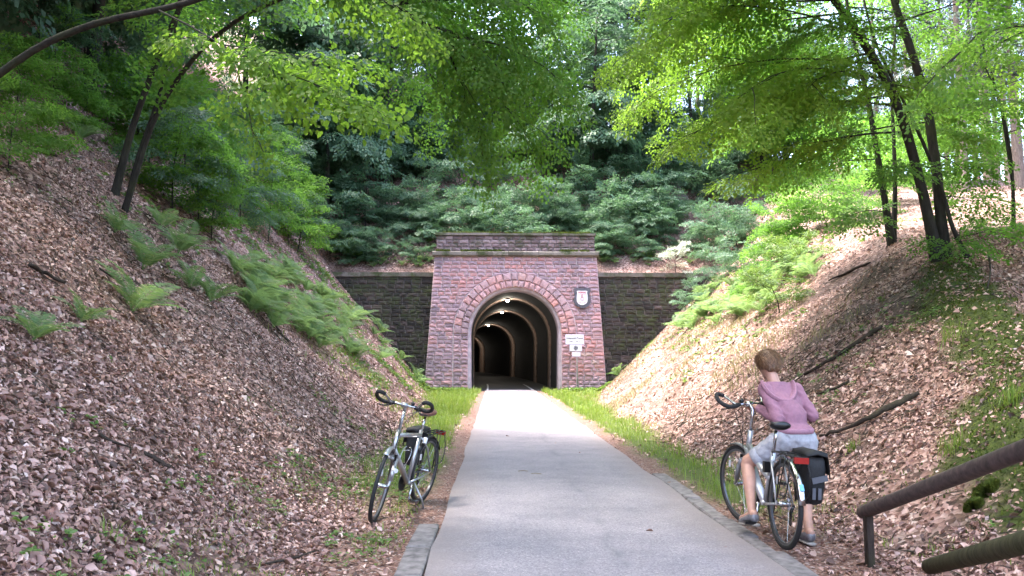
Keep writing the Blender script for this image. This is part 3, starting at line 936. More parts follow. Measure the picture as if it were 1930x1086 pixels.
class Crown:
    def __init__(s, templates, seed=0):
        s.t = templates; s.a = []; s.r = np.random.default_rng(seed); s.tw = []
    def spray(s, p, d, scale=1.0, roll=0.35, droop=0.25, up=None):
        T, twigs = s.t[s.r.integers(len(s.t))]
        d = np.array(d, float); d /= max(np.linalg.norm(d), 1e-9)
        u = np.array([0, 0, 1.0]) if up is None else np.array(up, float)
        u = u + s.r.normal(0, roll, 3) * np.array([1, 1, .3])
        u = u - d * d.dot(u)
        nu = np.linalg.norm(u)
        if nu < 1e-3: return
        u /= nu; w = np.cross(u, d)
        flip = 1 if s.r.random() < .5 else -1
        V = T.copy()
        V[..., 1] *= flip
        V[..., 2] -= droop * V[..., 0] ** 2
        B = np.stack([d, w, u]) * scale
        s.a.append(V @ B + np.array(p, float))
    def mesh(s, name, origin):
        k = s.a[0].shape[1]
        V = np.concatenate(s.a).reshape(-1, 3) - np.array(origin)
        nl = len(V) // k
        b = np.arange(nl)[:, None] * k
        if k == 6:
            F = np.concatenate([b + np.array([0, 1, 2, 3]), b + np.array([0, 3, 4, 5])], 0)
        else:
            F = b + np.array([0, 1, 2, 3])
        return np_mesh(name, V, F)

def grow(p0, d, length, droop=0.15, wig=0.12, n=6, rnd=random):
    p = Vector(p0); d = Vector(d).normalized(); out = [p.copy()]
    for i in range(n):
        d = (d + Vector((rnd.uniform(-wig, wig), rnd.uniform(-wig, wig), rnd.uniform(-wig, wig) * .6 - droop * (i + 1) / n * 0.5))).normalized()
        p = p + d * (length / n); out.append(p.copy())
    return out

def along(pts, t):
    n = len(pts) - 1; f = min(max(t, 0), .9999) * n; i = int(f)
    return pts[i].lerp(pts[i + 1], f - i), (pts[i + 1] - pts[i]).normalized()

def rotz(v, a):
    c, s = math.cos(a), math.sin(a)
    return Vector((v.x * c - v.y * s, v.x * s + v.y * c, v.z))

LEAFCOUNT = 0
class Tree:
    def __init__(s, name, label, base, templates, leafmat='beech', bark='bark', cat='tree', group=None, seed=0):
        s.base = Vector(base); s.lm = M[leafmat]; s.bk = M[bark]
        s.root = tag(empty(name, s.base), label, cat, group)
        s.cr = Crown(templates, seed); s.wood = MB(s.base); s.r = random.Random(seed); s.roll = .4
    def stem(s, pts, r0, r1, n=9, flare=1.35, name='trunk'):
        pts = [Vector(p) for p in pts]
        if flare > 1: pts = [pts[0] - (pts[1] - pts[0]).normalized() * .5] + pts
        pts = catmull(pts, 4); m = len(pts)
        rs = [r0 + (r1 - r0) * i / (m - 1) for i in range(m)]
        if flare > 1:
            for q_ in range(8): rs[q_] *= 1 + (flare - 1) * max(0, 1 - abs(q_ - 3) / 5)
        mb = MB(s.base); mb.tube(pts, rs, n, jit=.05)
        mb.build(name, s.bk, s.root, True)
        return pts
    def limb(s, pts, r0, scale=1.0, spacing=0.22, start=0.15, subs=3, sublen=0.5, droop=.25, ang=(45, 75), n=6, roll=None, subdroop=.15):
        roll = s.roll if roll is None else roll
        m = len(pts)
        L = sum((pts[i + 1] - pts[i]).length for i in range(m - 1))
        if r0 > 0: s.wood.tube(pts, [max(.004, r0 * (1 - .85 * i / (m - 1))) for i in range(m)], n, cap=False)
        k = max(2, int(L * (1 - start) / spacing)); side = 1
        for i in range(k):
            t = start + (1 - start) * (i + .5) / k
            p, d = along(pts, t)
            a = math.radians(s.r.uniform(*ang)) * side; side = -side
            dd = rotz(d, a); dd.z += s.r.uniform(-.25, .15)
            s.cr.spray(p, dd, scale * (1.12 - .45 * t) * s.r.uniform(.8, 1.15), roll, droop)
        p, d = along(pts, 1.0); s.cr.spray(p - d * .1, d, scale * .75, roll, droop)
        if subs:
            for i in range(subs):
                t = .28 + .62 * i / max(1, subs - 1) if subs > 1 else .5
                p, d = along(pts, t)
                dd = rotz(d, math.radians(s.r.uniform(30, 55)) * (1 if i % 2 else -1)); dd.z += s.r.uniform(-.1, .15)
                q = grow(p, dd, L * sublen * (1.1 - .5 * t) * s.r.uniform(.8, 1.2), subdroop, .12, 5, s.r)
                s.limb(q, r0 * .45, scale * .95, spacing, .12, 0, 0, droop, ang, 5, roll)
    def auto(s, stem_pts, z0, z1, nl, l0, l1, el=(5, 30), az=None, spread=180, r=.03, scale=1.0, spacing=.25, subs=3, droop=.2, sublen=.5):
        """limbs round a stem between two heights; l0/l1 = length at the bottom/top"""
        zs = [p.z for p in stem_pts]
        for i in range(nl):
            f = (i + s.r.random() * .8) / nl
            zt = z0 + (z1 - z0) * f
            t = 0
            for k in range(len(zs) - 1):
                if zs[k] <= zt <= zs[k + 1]:
                    t = (k + (zt - zs[k]) / max(1e-6, zs[k + 1] - zs[k])) / (len(zs) - 1); break
            else:
                t = .98 if zt > zs[-1] else 0.02
            p, _ = along(stem_pts, t)
            a = i * 2.399 + s.r.uniform(-.4, .4)
            if az is not None: a = math.radians(az + s.r.uniform(-spread, spread))
            e = math.radians(s.r.uniform(*el))
            d = Vector((math.cos(a) * math.cos(e), math.sin(a) * math.cos(e), math.sin(e)))
            L = (l0 + (l1 - l0) * f) * s.r.uniform(.75, 1.2)
            s.limb(grow(p, d, L, droop, .10, 6, s.r), r * (1 - .5 * f), scale, spacing, .15, subs, sublen)
    def finish(s):
        global LEAFCOUNT
        if s.wood.v: s.wood.build('branches', s.bk, s.root, True)
        if s.cr.a:
            me = s.cr.mesh('crown', s.base); LEAFCOUNT += len(me.polygons)
            link('crown', me, s.lm, s.root)
        return s.root

def on(px, py, dz=-0.12):
    h = hit(px, py); return Vector((h.x, h.y, h.z + dz))
def gp(x, y, dz=-0.12): return Vector((x, y, gz(x, y) + dz))


def copy_tree(root, loc, rz, sc, label, group=None, name=None):
    r = bpy.data.objects.new(name or root.name.split('.')[0], None); r.empty_display_size = .1
    COL.objects.link(r); r.location = loc; r.rotation_euler = (0, 0, rz); r.scale = (sc[0], sc[0], sc[1]) if hasattr(sc, '__len__') else (sc, sc, sc)
    tag(r, label, root['category'], group)
    for ch in root.children:
        c = bpy.data.objects.new(ch.name.split('.')[0], ch.data); COL.objects.link(c); c.parent = r
    return r

# ================================================================== near trees, left bank
b = on(215, 365)
T = Tree('beech_tree', 'dark multi-stemmed beech leaning over the left bank among ferns', b, SPRAYM, 'beech', seed=1)
Y = b.y
A = T.stem([b, at(250, 240, Y), at(298, 110, Y - .2), at(345, 0, Y - .5), at(400, -140, Y - 1), at(440, -330, Y - 1.5)], .078, .04)
b2 = gp(b.x + .32, b.y - .25)
B = T.stem([b2, at(285, 240, Y - .4), at(335, 150, Y - .7), at(400, 75, Y - 1.2), at(490, 15, Y - 1.8), at(620, -25, Y - 2.4), at(740, 10, Y - 2.9), at(835, 68, Y - 3.3)], .06, .025)
C_ = T.stem([gp(b.x + .15, b.y + .2), at(262, 290, Y + .2), at(300, 180, Y + .3), at(330, 60, Y + .4), at(350, -120, Y + .5)], .05, .025)
for (px, py, dy, vx, vy, vz, L, dr) in [
        (600, -20, -2.3, .5, -.6, .0, 2.4, .3), (690, -10, -2.7, .9, .25, .0, 2.8, .35), (740, 10, -2.9, .8, -.5, .05, 2.8, .35),
        (740, 10, -2.9, .3, .8, -.35, 2.2, .2), (800, 45, -3.1, .8, .4, -.05, 2.6, .35), (800, 45, -3.1, .5, -.6, -.4, 2.0, .2), (835, 68, -3.3, .95, -.2, -.15, 2.2, .35), (835, 68, -3.3, .8, .4, -.45, 2.3, .2),
        (835, 68, -3.3, .3, .3, -.8, 2.0, .05), (560, -8, -2.1, .4, -.8, -.1, 2.2, .3),
        (740, 10, -2.9, 1, .3, .35, 3.0, .25), (690, -10, -2.7, 1, -.2, .45, 3.2, .3)]:
    T.limb(grow(at(px, py, Y + dy), (vx, vy, vz), L, dr, .10, 7, T.r), .022, .9, .22, .05, 4, .5, .22, roll=.5)
T.limb(B[8:], 0, .95, .16, .0, 0, 0, .3)
T.auto(A, A[-1].z - 2.0, A[-1].z, 7, 5.0, 2.6, (0, 35), az=-15, spread=85, r=.05, scale=1.05, spacing=.22, subs=5)
T.auto(A, A[-1].z - 1.4, A[-1].z + .5, 7, 3.6, 2.2, (10, 45), r=.04, spacing=.26, subs=3)
T.auto(C_, C_[-1].z - 1.5, C_[-1].z, 5, 2.4, 1.6, (0, 25), r=.02, spacing=.25, subs=3)
T.finish()

b = gp(-7.2, 10.0)
T = Tree('beech_tree', 'beech arching in from the frame edge with a bright low branch', b, SPRAYT, 'beech_bright', seed=2)
S = T.stem([b, at(-60, 190, 10.2), at(60, 97, 10.0), at(180, 45, 9.6), at(350, 6, 9.1), at(520, -60, 8.6), at(680, -170, 8.2)], .062, .026)
near = [at(300, 20, 9.1), at(360, 50, 8.2), at(430, 92, 7.5), at(520, 130, 7.1), at(610, 165, 6.9), at(690, 192, 6.8)]
T.limb(near, .012, 1.0, .075, .42, 5, .22, .25, (40, 70), roll=.45)
T.limb([at(420, 85, 7.6), at(500, 95, 7.3), at(590, 110, 7.2), at(680, 120, 7.2)], .007, .95, .085, .15, 4, .25, .25, roll=.45)
T.limb([at(430, 92, 7.5), at(452, 150, 7.3), at(470, 215, 7.1), at(478, 262, 7.0)], .006, .8, .12, .1, 2, .3, .3)
T.limb([at(520, -60, 8.6), at(620, -40, 8.3), at(720, 0, 8.2), at(800, 50, 8.3)], .015, 1.0, .13, .1, 4, .3, .3)
T.finish()
T = Tree('beech_tree', 'unseen beech crown added above the left slope to shade the foreground', gp(-8.2, 2.6), SPRAYM, 'beech', seed=9)  # unseen crown, its limbs aimed to shade the near path
b = T.base
S = T.stem([b, b + Vector((.4, 0, 3)), b + Vector((1.2, .2, 6)), b + Vector((2.6, .5, 9))], .2, .07)
T.auto(S, b.z + 4.6, S[-1].z, 16, 5.2, 3.4, (5, 40), r=.05, scale=1.2, spacing=.34, subs=4)
T.auto(S, S[-1].z - 1.5, S[-1].z, 13, 8.5, 6.5, (0, 14), az=22, spread=26, r=.05, scale=1.25, spacing=.27, subs=6)
T.finish()
T = Tree('beech_tree', 'unseen beech added upslope to shade the path', gp(-9.6, 12.0), SPRAYM, 'beech', seed=10)  # unseen beech added so that its long limbs shade the path
b = T.base
S = T.stem([b, b + Vector((.4, 0, 3)), b + Vector((1.2, -.2, 6)), b + Vector((2.4, -.4, 8.6))], .15, .06)
T.auto(S, S[-1].z - 1.4, S[-1].z, 7, 8.0, 6.0, (0, 14), az=6, spread=22, r=.05, scale=1.25, spacing=.3, subs=6)
T.finish()

# ================================================================== shared canopy, conifer and understorey trees
def canopy_proto(base, seed, mat, H, rad, label, z0=.32, r=.22, nl=22, group=None, tm=None, name='canopy_tree'):
    T = Tree(name, label, base, tm or SPRAYF, mat, seed=seed, group=group)
    q = T.r; l = lambda a: q.uniform(-a, a)
    S = T.stem([base, base + Vector((l(.3), l(.3), H * .3)), base + Vector((l(.6), l(.6), H * .65)), base + Vector((l(.8), l(.8), H))], r, r * .25)
    T.auto(S, base.z + H * z0, base.z + H, nl, rad, rad * .5, (-8, 32), None, 180, r * .25, 1.1, .52, 4, .2, .55)
    return T.finish()

CANOPY = []
def canopy(x, y, label, k, rz, sc, group='tall trees on the slopes', z=None):
    """k picks one of the crown shapes"""
    base = gp(x, y, -.2)
    return copy_tree(CANOPY[k % len(CANOPY)], base, rz, sc, label, group)
P0 = [(-14.9, 26.8, 'thick dark trunk high on the left slope behind the leaning beech', 12, 5.2), (-1.0, 62.0, 'dark trunk on the crest behind the hanging branches', 19, 4.0), (-9.5, 64.0, 'far crest trunk above the left wing wall', 15, 4.2)]
for i, (x, y, lab, H, rad) in enumerate(P0):
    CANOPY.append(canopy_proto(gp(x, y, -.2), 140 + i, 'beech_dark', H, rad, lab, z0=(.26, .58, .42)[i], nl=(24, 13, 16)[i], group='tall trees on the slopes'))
rc = random.Random(77)
slope_l = [(-16.4, 31.0, 'slim trunk upslope of the thick dark one on the left'), (-18.2, 28.5, 'dark trunk at the top corner of the left slope'), (-14.6, 21.5, 'trunk cut by the left frame edge high on the slope'), (-17.5, 38.5, 'straight dark tree far up the left slope'),
           (-20.5, 35.0, 'dim trunk deep in the wood on the left slope'), (-22.0, 28.0, None), (-19.0, 43.5, None), (-24.5, 41.0, None), (-27.0, 33.0, None), (-14.5, 14.0, None), (-18.5, 19.0, None), (-12.5, 8.5, None), (-16.5, 5.0, None), (-23.0, 22.0, None), (-22, 12, None), (-28, 26, None), (-30, 40, None), (-13.0, 1.5, None), (-13.6, 19.6, 'leafy dark tree whose low crown fills the top left corner'), (-12.4, 23.6, 'leafy dark tree behind the arching branch at the top left'), (-11.8, 15.0, None), (-16.5, 24.0, None), (-19.5, 31.5, None), (-10.2, 5.0, None)]
for i, (x, y, lab) in enumerate(slope_l):
    canopy(x, y, lab or 'tree of the dark wood above the left slope', i if i < 18 else 0, rc.uniform(0, 6.28), rc.uniform(.85, 1.15), 'tall trees on the slopes' if lab else 'dark wood above the left slope')
hill = [(1.6, 61.5, 'slim crest trunk at the fringe of the hanging branches'), (4.2, 62.5, 'thin dark trunk left of the bright gap on the crest'), (5.8, 60.5, 'dark crest trunk beside the forked one'), (10.0, 61.5, 'straight dark crest trunk right of the sky gap'), (12.6, 60.0, 'dark crest trunk behind the bright yellow-green branch'),
        (-5.0, 58.0, 'hillside tree above the left end of the parapet'), (-4.4, 66.0, None), (-13.5, 56.5, None), (-11.0, 50.0, 'tree at the shoulder where left bank meets the hillside'), (-16.0, 50.0, None), (-18.0, 60.0, None), (-24.0, 54.0, None), (15.5, 57.0, 'tree on the brow above the rock face'), (9.4, 54.0, 'tree on the hillside above the right end of the parapet'), (3.4, 58.5, 'tree on the hillside left of the sky gap'), (13.2, 51.0, 'tree overhanging the rock face'), (-1.5, 54.5, 'tree on the hillside above the left of the arch'), (17.5, 50.0, 'tree at the foot of the brow beyond the rock face'), (-7.0, 50.0, 'tree behind the left wing wall'), (-10.0, 46.0, 'shade tree added on the shoulder just behind the left wing wall'), (6.2, 49.5, 'shade tree added close above the parapet end'), (18.5, 61.0, None), (-8.0, 71.0, None), (21.5, 55.0, None)]  # shoulder and parapet-end trees added to shade the ground behind the walls
for i, (x, y, lab) in enumerate(hill):
    canopy(x, y, lab or 'tree of the wood on the hill above the tunnel', 1 if 0 < x < 14 and y > 58 else i + 1, rc.uniform(0, 6.28), rc.uniform(.85, 1.15), 'tall trees on the slopes' if lab else 'wood on the hill above the tunnel')
for (x, y) in [(17.5, 13.0), (20.5, 19.5), (18.0, 7.0)]:  # unseen trees added to block sky light from the left slope
    canopy(x, y, 'unseen tree added outside the frame to shade the cutting', 0, rc.uniform(0, 6.28), 1.1, 'shade trees added outside the frame')
# forked tree at the sky gap
b = gp(7.6, 59.0, -.2)
T = Tree('forked_tree', 'thick forked trunk on the crest against the sky gap', b, SPRAYF, 'beech_dark', seed=66)
S = T.stem([b, b + Vector((.1, 0, 3)), b + Vector((-.5, .2, 6)), b + Vector((-1.0, .2, 11)), b + Vector((-1.2, .2, 15))], .34, .1)
q = b + Vector((.1, 0, 2.9))
S2 = T.stem([q, q + Vector((1.2, .1, .7)), q + Vector((2.0, .2, 2.4)), q + Vector((2.4, .3, 6.5)), q + Vector((2.6, .3, 10))], .2, .07, flare=1.0, name='fork')
S3 = T.stem([q + Vector((-.05, 0, 1.0)), q + Vector((-1.4, .2, 2.3)), q + Vector((-2.2, .3, 5.0)), q + Vector((-2.6, .3, 8))], .16, .06, flare=1.0, name='fork')
for st in (S, S2, S3): T.auto(st, q.z + 2.5, st[-1].z, 9, 3.0, 2.0, (-10, 25), None, 180, .05, 1.0, .6, 3, .2)
T.finish()

def sap_proto(base, h, spread_, label, seed, mat, nl, tm, scale=1.0, spacing=.24, z0=.16, subs=3, r=.04, group=None, el=(-8, 38)):
    T = Tree('young_beech', label, base, tm, mat, seed=seed, group=group); T.roll = .65
    q = T.r; l = lambda a: q.uniform(-a, a)
    S = T.stem([base, base + Vector((l(.15), l(.15), h * .4)), base + Vector((l(.3), l(.3), h * .75)), base + Vector((l(.4), l(.4), h))], r, r * .25, 7)
    T.auto(S, base.z + h * z0, base.z + h, nl, spread_, spread_ * .5, el, None, 180, r * .35, scale, spacing, subs, .1, .55)
    return T.finish()
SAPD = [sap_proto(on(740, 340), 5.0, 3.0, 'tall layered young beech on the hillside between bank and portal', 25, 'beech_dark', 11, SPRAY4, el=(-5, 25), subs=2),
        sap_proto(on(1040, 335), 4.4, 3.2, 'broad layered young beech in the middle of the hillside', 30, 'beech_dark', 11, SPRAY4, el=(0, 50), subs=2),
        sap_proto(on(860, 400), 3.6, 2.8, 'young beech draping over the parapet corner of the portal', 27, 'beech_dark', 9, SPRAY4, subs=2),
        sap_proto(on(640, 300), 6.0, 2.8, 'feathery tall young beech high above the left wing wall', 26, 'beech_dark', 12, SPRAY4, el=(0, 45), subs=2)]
SAPB = [sap_proto(on(470, 385), 3.6, 2.2, 'pale-leaved young beech below the leaning stems on the bank', 22, 'beech', 12, SPRAYB, .95, .26),
        sap_proto(on(1640, 330), 4.6, 2.6, 'airy young beech behind the slim pair-stem', 48, 'beech', 13, SPRAYB, 1.05, .28)]
def sap(px, py, k, rz, sc, label, group=None, protos=None):
    return copy_tree((protos or SAPD)[k], on(px, py), rz, sc, label, group)
uniq = [(610, 405, 0, .9, 'blue-green young beech with drooping sprays beside the left wing wall'), (690, 440, 2, 1.0, 'young beech whose sprays reach over the dark left wing wall'), (900, 320, 3, .9, 'layered young beech straight above the portal arch'),
        (985, 428, 2, .8, 'low blue-green beech spray hanging over the middle of the parapet'), (1110, 405, 2, .8, 'small shaded young beech above the right end of the parapet'), (1160, 300, 1, .9, 'shaded young beech below the forked crest trunk'),
        (1205, 440, 0, .8, 'dark drooping young beech beside the rock face'), (1270, 330, 1, .9, 'dark young beech at the foot of the bright overhanging branch'), (800, 250, 3, 1.0, 'dim young beech far up the hillside behind the hanging branches'), (970, 245, 0, 1.1, 'dim young beech near the crest above the tunnel'),
        (540, 290, 3, .9, 'dark young beech filling the slope behind the leaning stems'), (400, 335, 0, .7, 'small dark beech tucked close behind the leaning stems'), (300, 270, 2, .8, 'wispy beech in the deep shade left of the leaning stems'), (1390, 475, 2, .85, 'wide blue-green beech bush on the right bank next to the rock face'),
        (1335, 485, 2, .6, 'low spreading beech bush at the shaded end of the right wing wall'), (1420, 335, 1, .9, 'dark young beech on the brow above the rock face'), (790, 430, 2, .7, 'small beech between the wing wall and the parapet'), (700, 330, 0, .9, 'dense young beech upslope of the left wing wall')]
for i, (px, py, k, sc, lab) in enumerate(uniq): sap(px, py, k, rc.uniform(0, 6.28), sc, lab)
for i, (px, py, k, sc, lab) in enumerate([(560, 475, 0, .75, 'layered young beech low on the bank above the sunlit ferns'), (1740, 345, 1, 1.0, 'airy young beech seen through the right-hand clump'), (1520, 330, 1, 1.1, 'leafy young beech behind the bright branch tips'), (1850, 350, 1, .8, 'light green undergrowth beech among the far conifer trunks'),
                                       (1690, 380, 0, .9, 'green young beech just behind the slim pair-stem on the right'), (440, 300, 1, .9, 'green-lit young beech right of the leaning stems'), (1580, 360, 0, 1.0, 'bushy young beech behind the pale snag')]):
    sap(px, py, k, rc.uniform(0, 6.28), sc, lab, None, SAPB)
for i in range(78):
    px = rc.uniform(520, 1420); py = rc.uniform(210, 475)
    if 1060 < px < 1240 and py < 250: continue
    h = hit(px, py)
    if h.y < 42.5 and h.y > 40.5: continue
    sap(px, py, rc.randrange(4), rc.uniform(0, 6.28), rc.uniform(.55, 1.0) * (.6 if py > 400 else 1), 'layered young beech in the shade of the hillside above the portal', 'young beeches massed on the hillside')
for i, (px, py, sc, k) in enumerate([(325, 395, .55, 0), (375, 425, .55, 1), (420, 400, .7, 0), (455, 440, .55, 0), (505, 455, .6, 1), (545, 425, .8, 1), (590, 470, .6, 0), (350, 345, .7, 1), (285, 320, .6, 0), (490, 365, .8, 1), (640, 490, .5, 0), (400, 455, .4, 0), (580, 400, .8, 0), (260, 285, .6, 1)]):
    sap(px, py, k, rc.uniform(0, 6.28), sc, 'green young beech in the thicket right of the leaning stems on the left bank', 'young beech thicket on the left bank', SAPB if i % 3 else SAPD)
for i, (px, py, sc, lab) in enumerate([(30, 235, .42, 'small young beech by the frame edge in the upper left litter'), (95, 205, .45, 'small young beech left of the thick dark trunk'), (150, 255, .35, 'knee-high beech seedling in the litter left of the leaning stems'), (15, 330, .3, 'beech seedling at the left frame edge')]):
    sap(px, py, i % 2, rc.uniform(0, 6.28), sc, lab, None, SAPB)
for i, (px, py, k, sc) in enumerate([(590, 330, 0, 1.35), (660, 380, 3, 1.1), (730, 290, 1, 1.5), (820, 330, 3, 1.3), (930, 300, 1, 1.4), (1060, 300, 0, 1.3), (1180, 350, 1, 1.3), (1260, 390, 3, 1.0), (870, 260, 0, 1.6), (1000, 270, 3, 1.3)]):
    sap(px, py, k, rc.uniform(0, 6.28), sc, 'large drooping young beech rising out of the hillside thicket', 'large young beeches on the hillside')
for i in range(16):
    x = rc.choice([rc.uniform(-8.5, -3.6), rc.uniform(5.7, 11.5)]); y = rc.uniform(42.3, 44.0)
    copy_tree(SAPD[rc.choice([0, 2])], gp(x, y), rc.uniform(0, 6.28), rc.uniform(.28, .5), 'low beech scrub growing along the top of the wing walls', 'beech scrub above the wing walls')
for i in range(13):
    x = -5.5 + i * 1.35 + rc.uniform(-.4, .4); y = rc.uniform(43.2, 46.0)
    copy_tree(SAPD[2], gp(x, y), rc.uniform(0, 6.28), rc.uniform(.5, .75), 'low beech bough reaching down to the parapet from behind the portal', 'beech boughs behind the parapet')
for i in range(34):
    px = rc.uniform(0, 560); py = rc.uniform(10, 380)
    if px < 130 and py > 150: continue
    if px < 330 and py > 215: continue
    sap(px, py, rc.randrange(4), rc.uniform(0, 6.28), rc.uniform(.45, .8), 'young beech in the deep shade high on the left slope', 'young beeches high on the left slope')

# ================================================================== near trees, right bank
bR = on(1768, 492)
YR = bR.y
T = Tree('beech_tree', 'dark beech curving over from the mossy crest, thickest of the right-hand clump', bR, SPRAYM, 'beech_bright', seed=3)
S = T.stem([bR, at(1752, 420, YR), at(1728, 320, YR), at(1692, 200, YR - .1), at(1640, 100, YR - .2), at(1572, 0, YR - .3), at(1490, -120, YR - .5), at(1400, -230, YR - .8)], .125, .05)
for (px, py, L, ax, ay, el_) in [(1710, 250, 3.2, -1, .3, .12), (1692, 200, 4.6, -1, -.15, .12), (1680, 170, 3.4, -.8, -.7, .1), (1668, 150, 4.4, -1, -.45, .15), (1652, 120, 5.0, -1, .15, .18), (1640, 100, 3.4, -.7, .8, .1), (1610, 55, 4.6, -1, -.2, .18),
                                 (1590, 25, 4.0, -1, .5, .1), (1575, 0, 4.6, -1, 0, .05), (1560, -20, 4.0, -1, -.5, .05), (1500, -110, 2.4, -1, .2, .0), (1440, -180, 2.0, -1, -.3, .0), (1530, -70, 3.2, -.6, -.8, .1), (1470, -150, 3.0, -.5, .8, .1), (1690, 190, 2.6, -.6, -.9, .1)]:
    T.limb(grow(at(px, py, YR - .1), (ax, ay, el_), L, .30, .09, 8, T.r), .026, .9, .20, .26, 4, .46, .2, roll=.5)
T.auto(S, S[-1].z - 1.6, S[-1].z, 7, 4.6, 3.0, (2, 35), az=200, spread=120, r=.03, scale=1.1, spacing=.24, subs=4)
T.finish()
b = gp(bR.x + .22, bR.y + .1)
T = Tree('beech_tree', 'second dark stem of the right-hand clump, nearly upright, rising out of frame', b, SPRAYM, 'beech', seed=4)
S = T.stem([b, at(1772, 400, YR), at(1762, 300, YR), at(1742, 180, YR), at(1712, 80, YR), at(1685, 0, YR), at(1650, -150, YR), at(1630, -320, YR)], .12, .05)
for (px, py, L, ax, ay, el_) in [(1750, 230, 2.6, -.7, .7, .1), (1742, 180, 3.0, -.9, .2, .1), (1725, 120, 3.2, -.8, -.5, .15), (1700, 50, 3.4, -1, .3, .1), (1760, 290, 2.2, .6, .6, .05), (1735, 150, 2.4, .7, .5, .1), (1700, 40, 2.8, .6, -.4, .1), (1690, 10, 3.2, -.3, -.9, .1)]:
    T.limb(grow(at(px, py, YR), (ax, ay, el_), L, .25, .09, 7, T.r), .02, .9, .18, .32, 4, .45, .2, roll=.5)
T.auto(S, S[-1].z - 2.8, S[-1].z, 11, 3.8, 2.4, (5, 40), r=.03, spacing=.26, subs=4)
T.finish()
b = on(1682, 460)
T = Tree('beech_tree', 'slimmer pair-stem beech left of the right-hand clump', b, SPRAYM, 'beech', seed=5)
S = T.stem([b, at(1668, 380, b.y), at(1652, 280, b.y), at(1636, 190, b.y), at(1622, 130, b.y), at(1600, 30, b.y), at(1580, -120, b.y)], .10, .03)
S2 = T.stem([gp(b.x + .15, b.y + .25), at(1687, 360, b.y + .2), at(1684, 250, b.y + .2), at(1680, 160, b.y + .2), at(1690, 40, b.y + .2)], .07, .025)
for (px, py, L, ax, ay, el_) in [(1672, 400, 1.5, -.9, -.6, -.05), (1655, 300, 2.2, -1, .2, .05), (1640, 210, 3.2, -1, .2, .1), (1622, 130, 3.2, -1, -.3, .1), (1610, 70, 3.2, -1, .3, .1), (1684, 250, 1.8, .8, -.4, .05), (1684, 200, 2.2, .7, .4, .1)]:
    T.limb(grow(at(px, py, b.y), (ax, ay, el_), L, .25, .09, 7, T.r), .016, .95, .17, .3, 4, .45, .2, roll=.5)
T.auto(S, S[-1].z - 2, S[-1].z, 8, 3.2, 2.0, (5, 40), r=.025, spacing=.26, subs=3)
T.finish()
b = gp(bR.x + .5, bR.y - .25)
T = Tree('beech_tree', 'thin leaning stem at the foot of the right-hand clump', b, SPRAYM, 'beech', seed=6)
S = T.stem([b, at(1796, 430, YR - .2), at(1776, 360, YR - .2), at(1740, 270, YR - .2), at(1690, 165, YR - .2), at(1650, 80, YR - .2), at(1628, 0, YR - .2)], .05, .02)
for (px, py, L, ax, ay, el_) in [(1798, 450, 1.3, .8, -.4, .2), (1780, 370, 1.8, .7, .5, .1), (1760, 320, 1.8, -.7, -.7, .0), (1720, 230, 2.0, .5, -.7, .1), (1800, 470, 1.2, -.5, -.8, .1)]:
    T.limb(grow(at(px, py, YR - .2), (ax, ay, el_), L, .2, .09, 6, T.r), .01, .75, .16, .12, 2, .45, .2, roll=.5)
T.finish()
b = on(1910, 432)
T = Tree('young_beech', 'thin sapling with yellow-green leaves by the right edge', b, SPRAYM, 'beech_bright', seed=7)
S = T.stem([b, at(1908, 330, b.y), at(1896, 240, b.y), at(1872, 150, b.y), at(1845, 60, b.y)], .045, .015)
S2 = T.stem([along(S, .35)[0], at(1885, 200, b.y), at(1858, 130, b.y), at(1835, 90, b.y)], .022, .01, flare=1.0, name='fork')
T.auto(S, b.z + 2.2, S[-1].z, 12, 2.0, 1.3, (0, 30), r=.012, scale=.8, spacing=.26, subs=2)
T.finish()
b = gp(9.6, 8.2)
T = Tree('beech_tree', 'tree just outside the frame whose dark branch enters at the top right', b, SPRAYM, 'beech', seed=8)
S = T.stem([b, b + Vector((.1, 0, 2.5)), b + Vector((0, .1, 5.2)), b + Vector((-.2, .2, 8.5)), b + Vector((-.3, .2, 11))], .13, .05)
T.limb([along(S, .42)[0], at(1990, 40, 8.6), at(1910, 50, 8.8), at(1845, 62, 9.0), at(1790, 120, 9.2)], .03, .7, .3, .35, 2, .4, .2)
T.auto(S, S[0].z + 4.8, S[-1].z, 14, 3.6, 2.0, (5, 35), r=.03, spacing=.3, subs=3)
T.auto(S, S[-1].z - 3.0, S[-1].z, 15, 7.5, 4.5, (3, 20), az=172, spread=55, r=.04, scale=1.15, spacing=.24, subs=5)  # long unseen limbs added to shade the near right bank
T.finish()

# bushes on the right bank
def bush(px, py, h, w, label, seed, mat, nl=10, scale=.7, spacing=.13, tm=None):
    return sap_proto(on(px, py, -.05), h, w, label, seed, mat, nl, tm or SPRAYS, scale, spacing, .1, 3, .02, el=(0, 40))
bush(1560, 430, 1.8, 1.6, 'bright low beech bush under the right-hand clump', 43, 'beech', 11, .9, .2, SPRAYM)
bush(1630, 410, 1.4, 1.2, 'small bright beech bush beside the slim pair-stem', 44, 'beech', 9, .8, .2, SPRAYM)
bush(1470, 590, 1.0, 1.0, 'leafy bright green bush at the lower edge of the fern slope', 45, 'herb')
bush(1500, 520, 1.2, 1.1, 'mid-slope green bush in the fern patch on the right', 46, 'herb')
bush(1275, 565, 1.5, 1.0, 'white-leaved shrub standing out against the right wing wall', 47, 'pale_shrub', 9, .9, .18)

for i, (px, py, sc, k, pr) in enumerate([(1345, 545, .42, 0, 0), (1400, 525, .5, 2, 0), (1455, 505, .42, 1, 1), (1425, 560, .32, 0, 1), (1305, 590, .34, 2, 0), (1490, 470, .5, 0, 1), (1375, 490, .55, 1, 0)]):
    sap(px, py, k, rc.uniform(0, 6.28), sc, 'leafy beech bush in the green thicket on the right bank beside the portal', 'beech bushes on the right bank', SAPB if pr else SAPD)
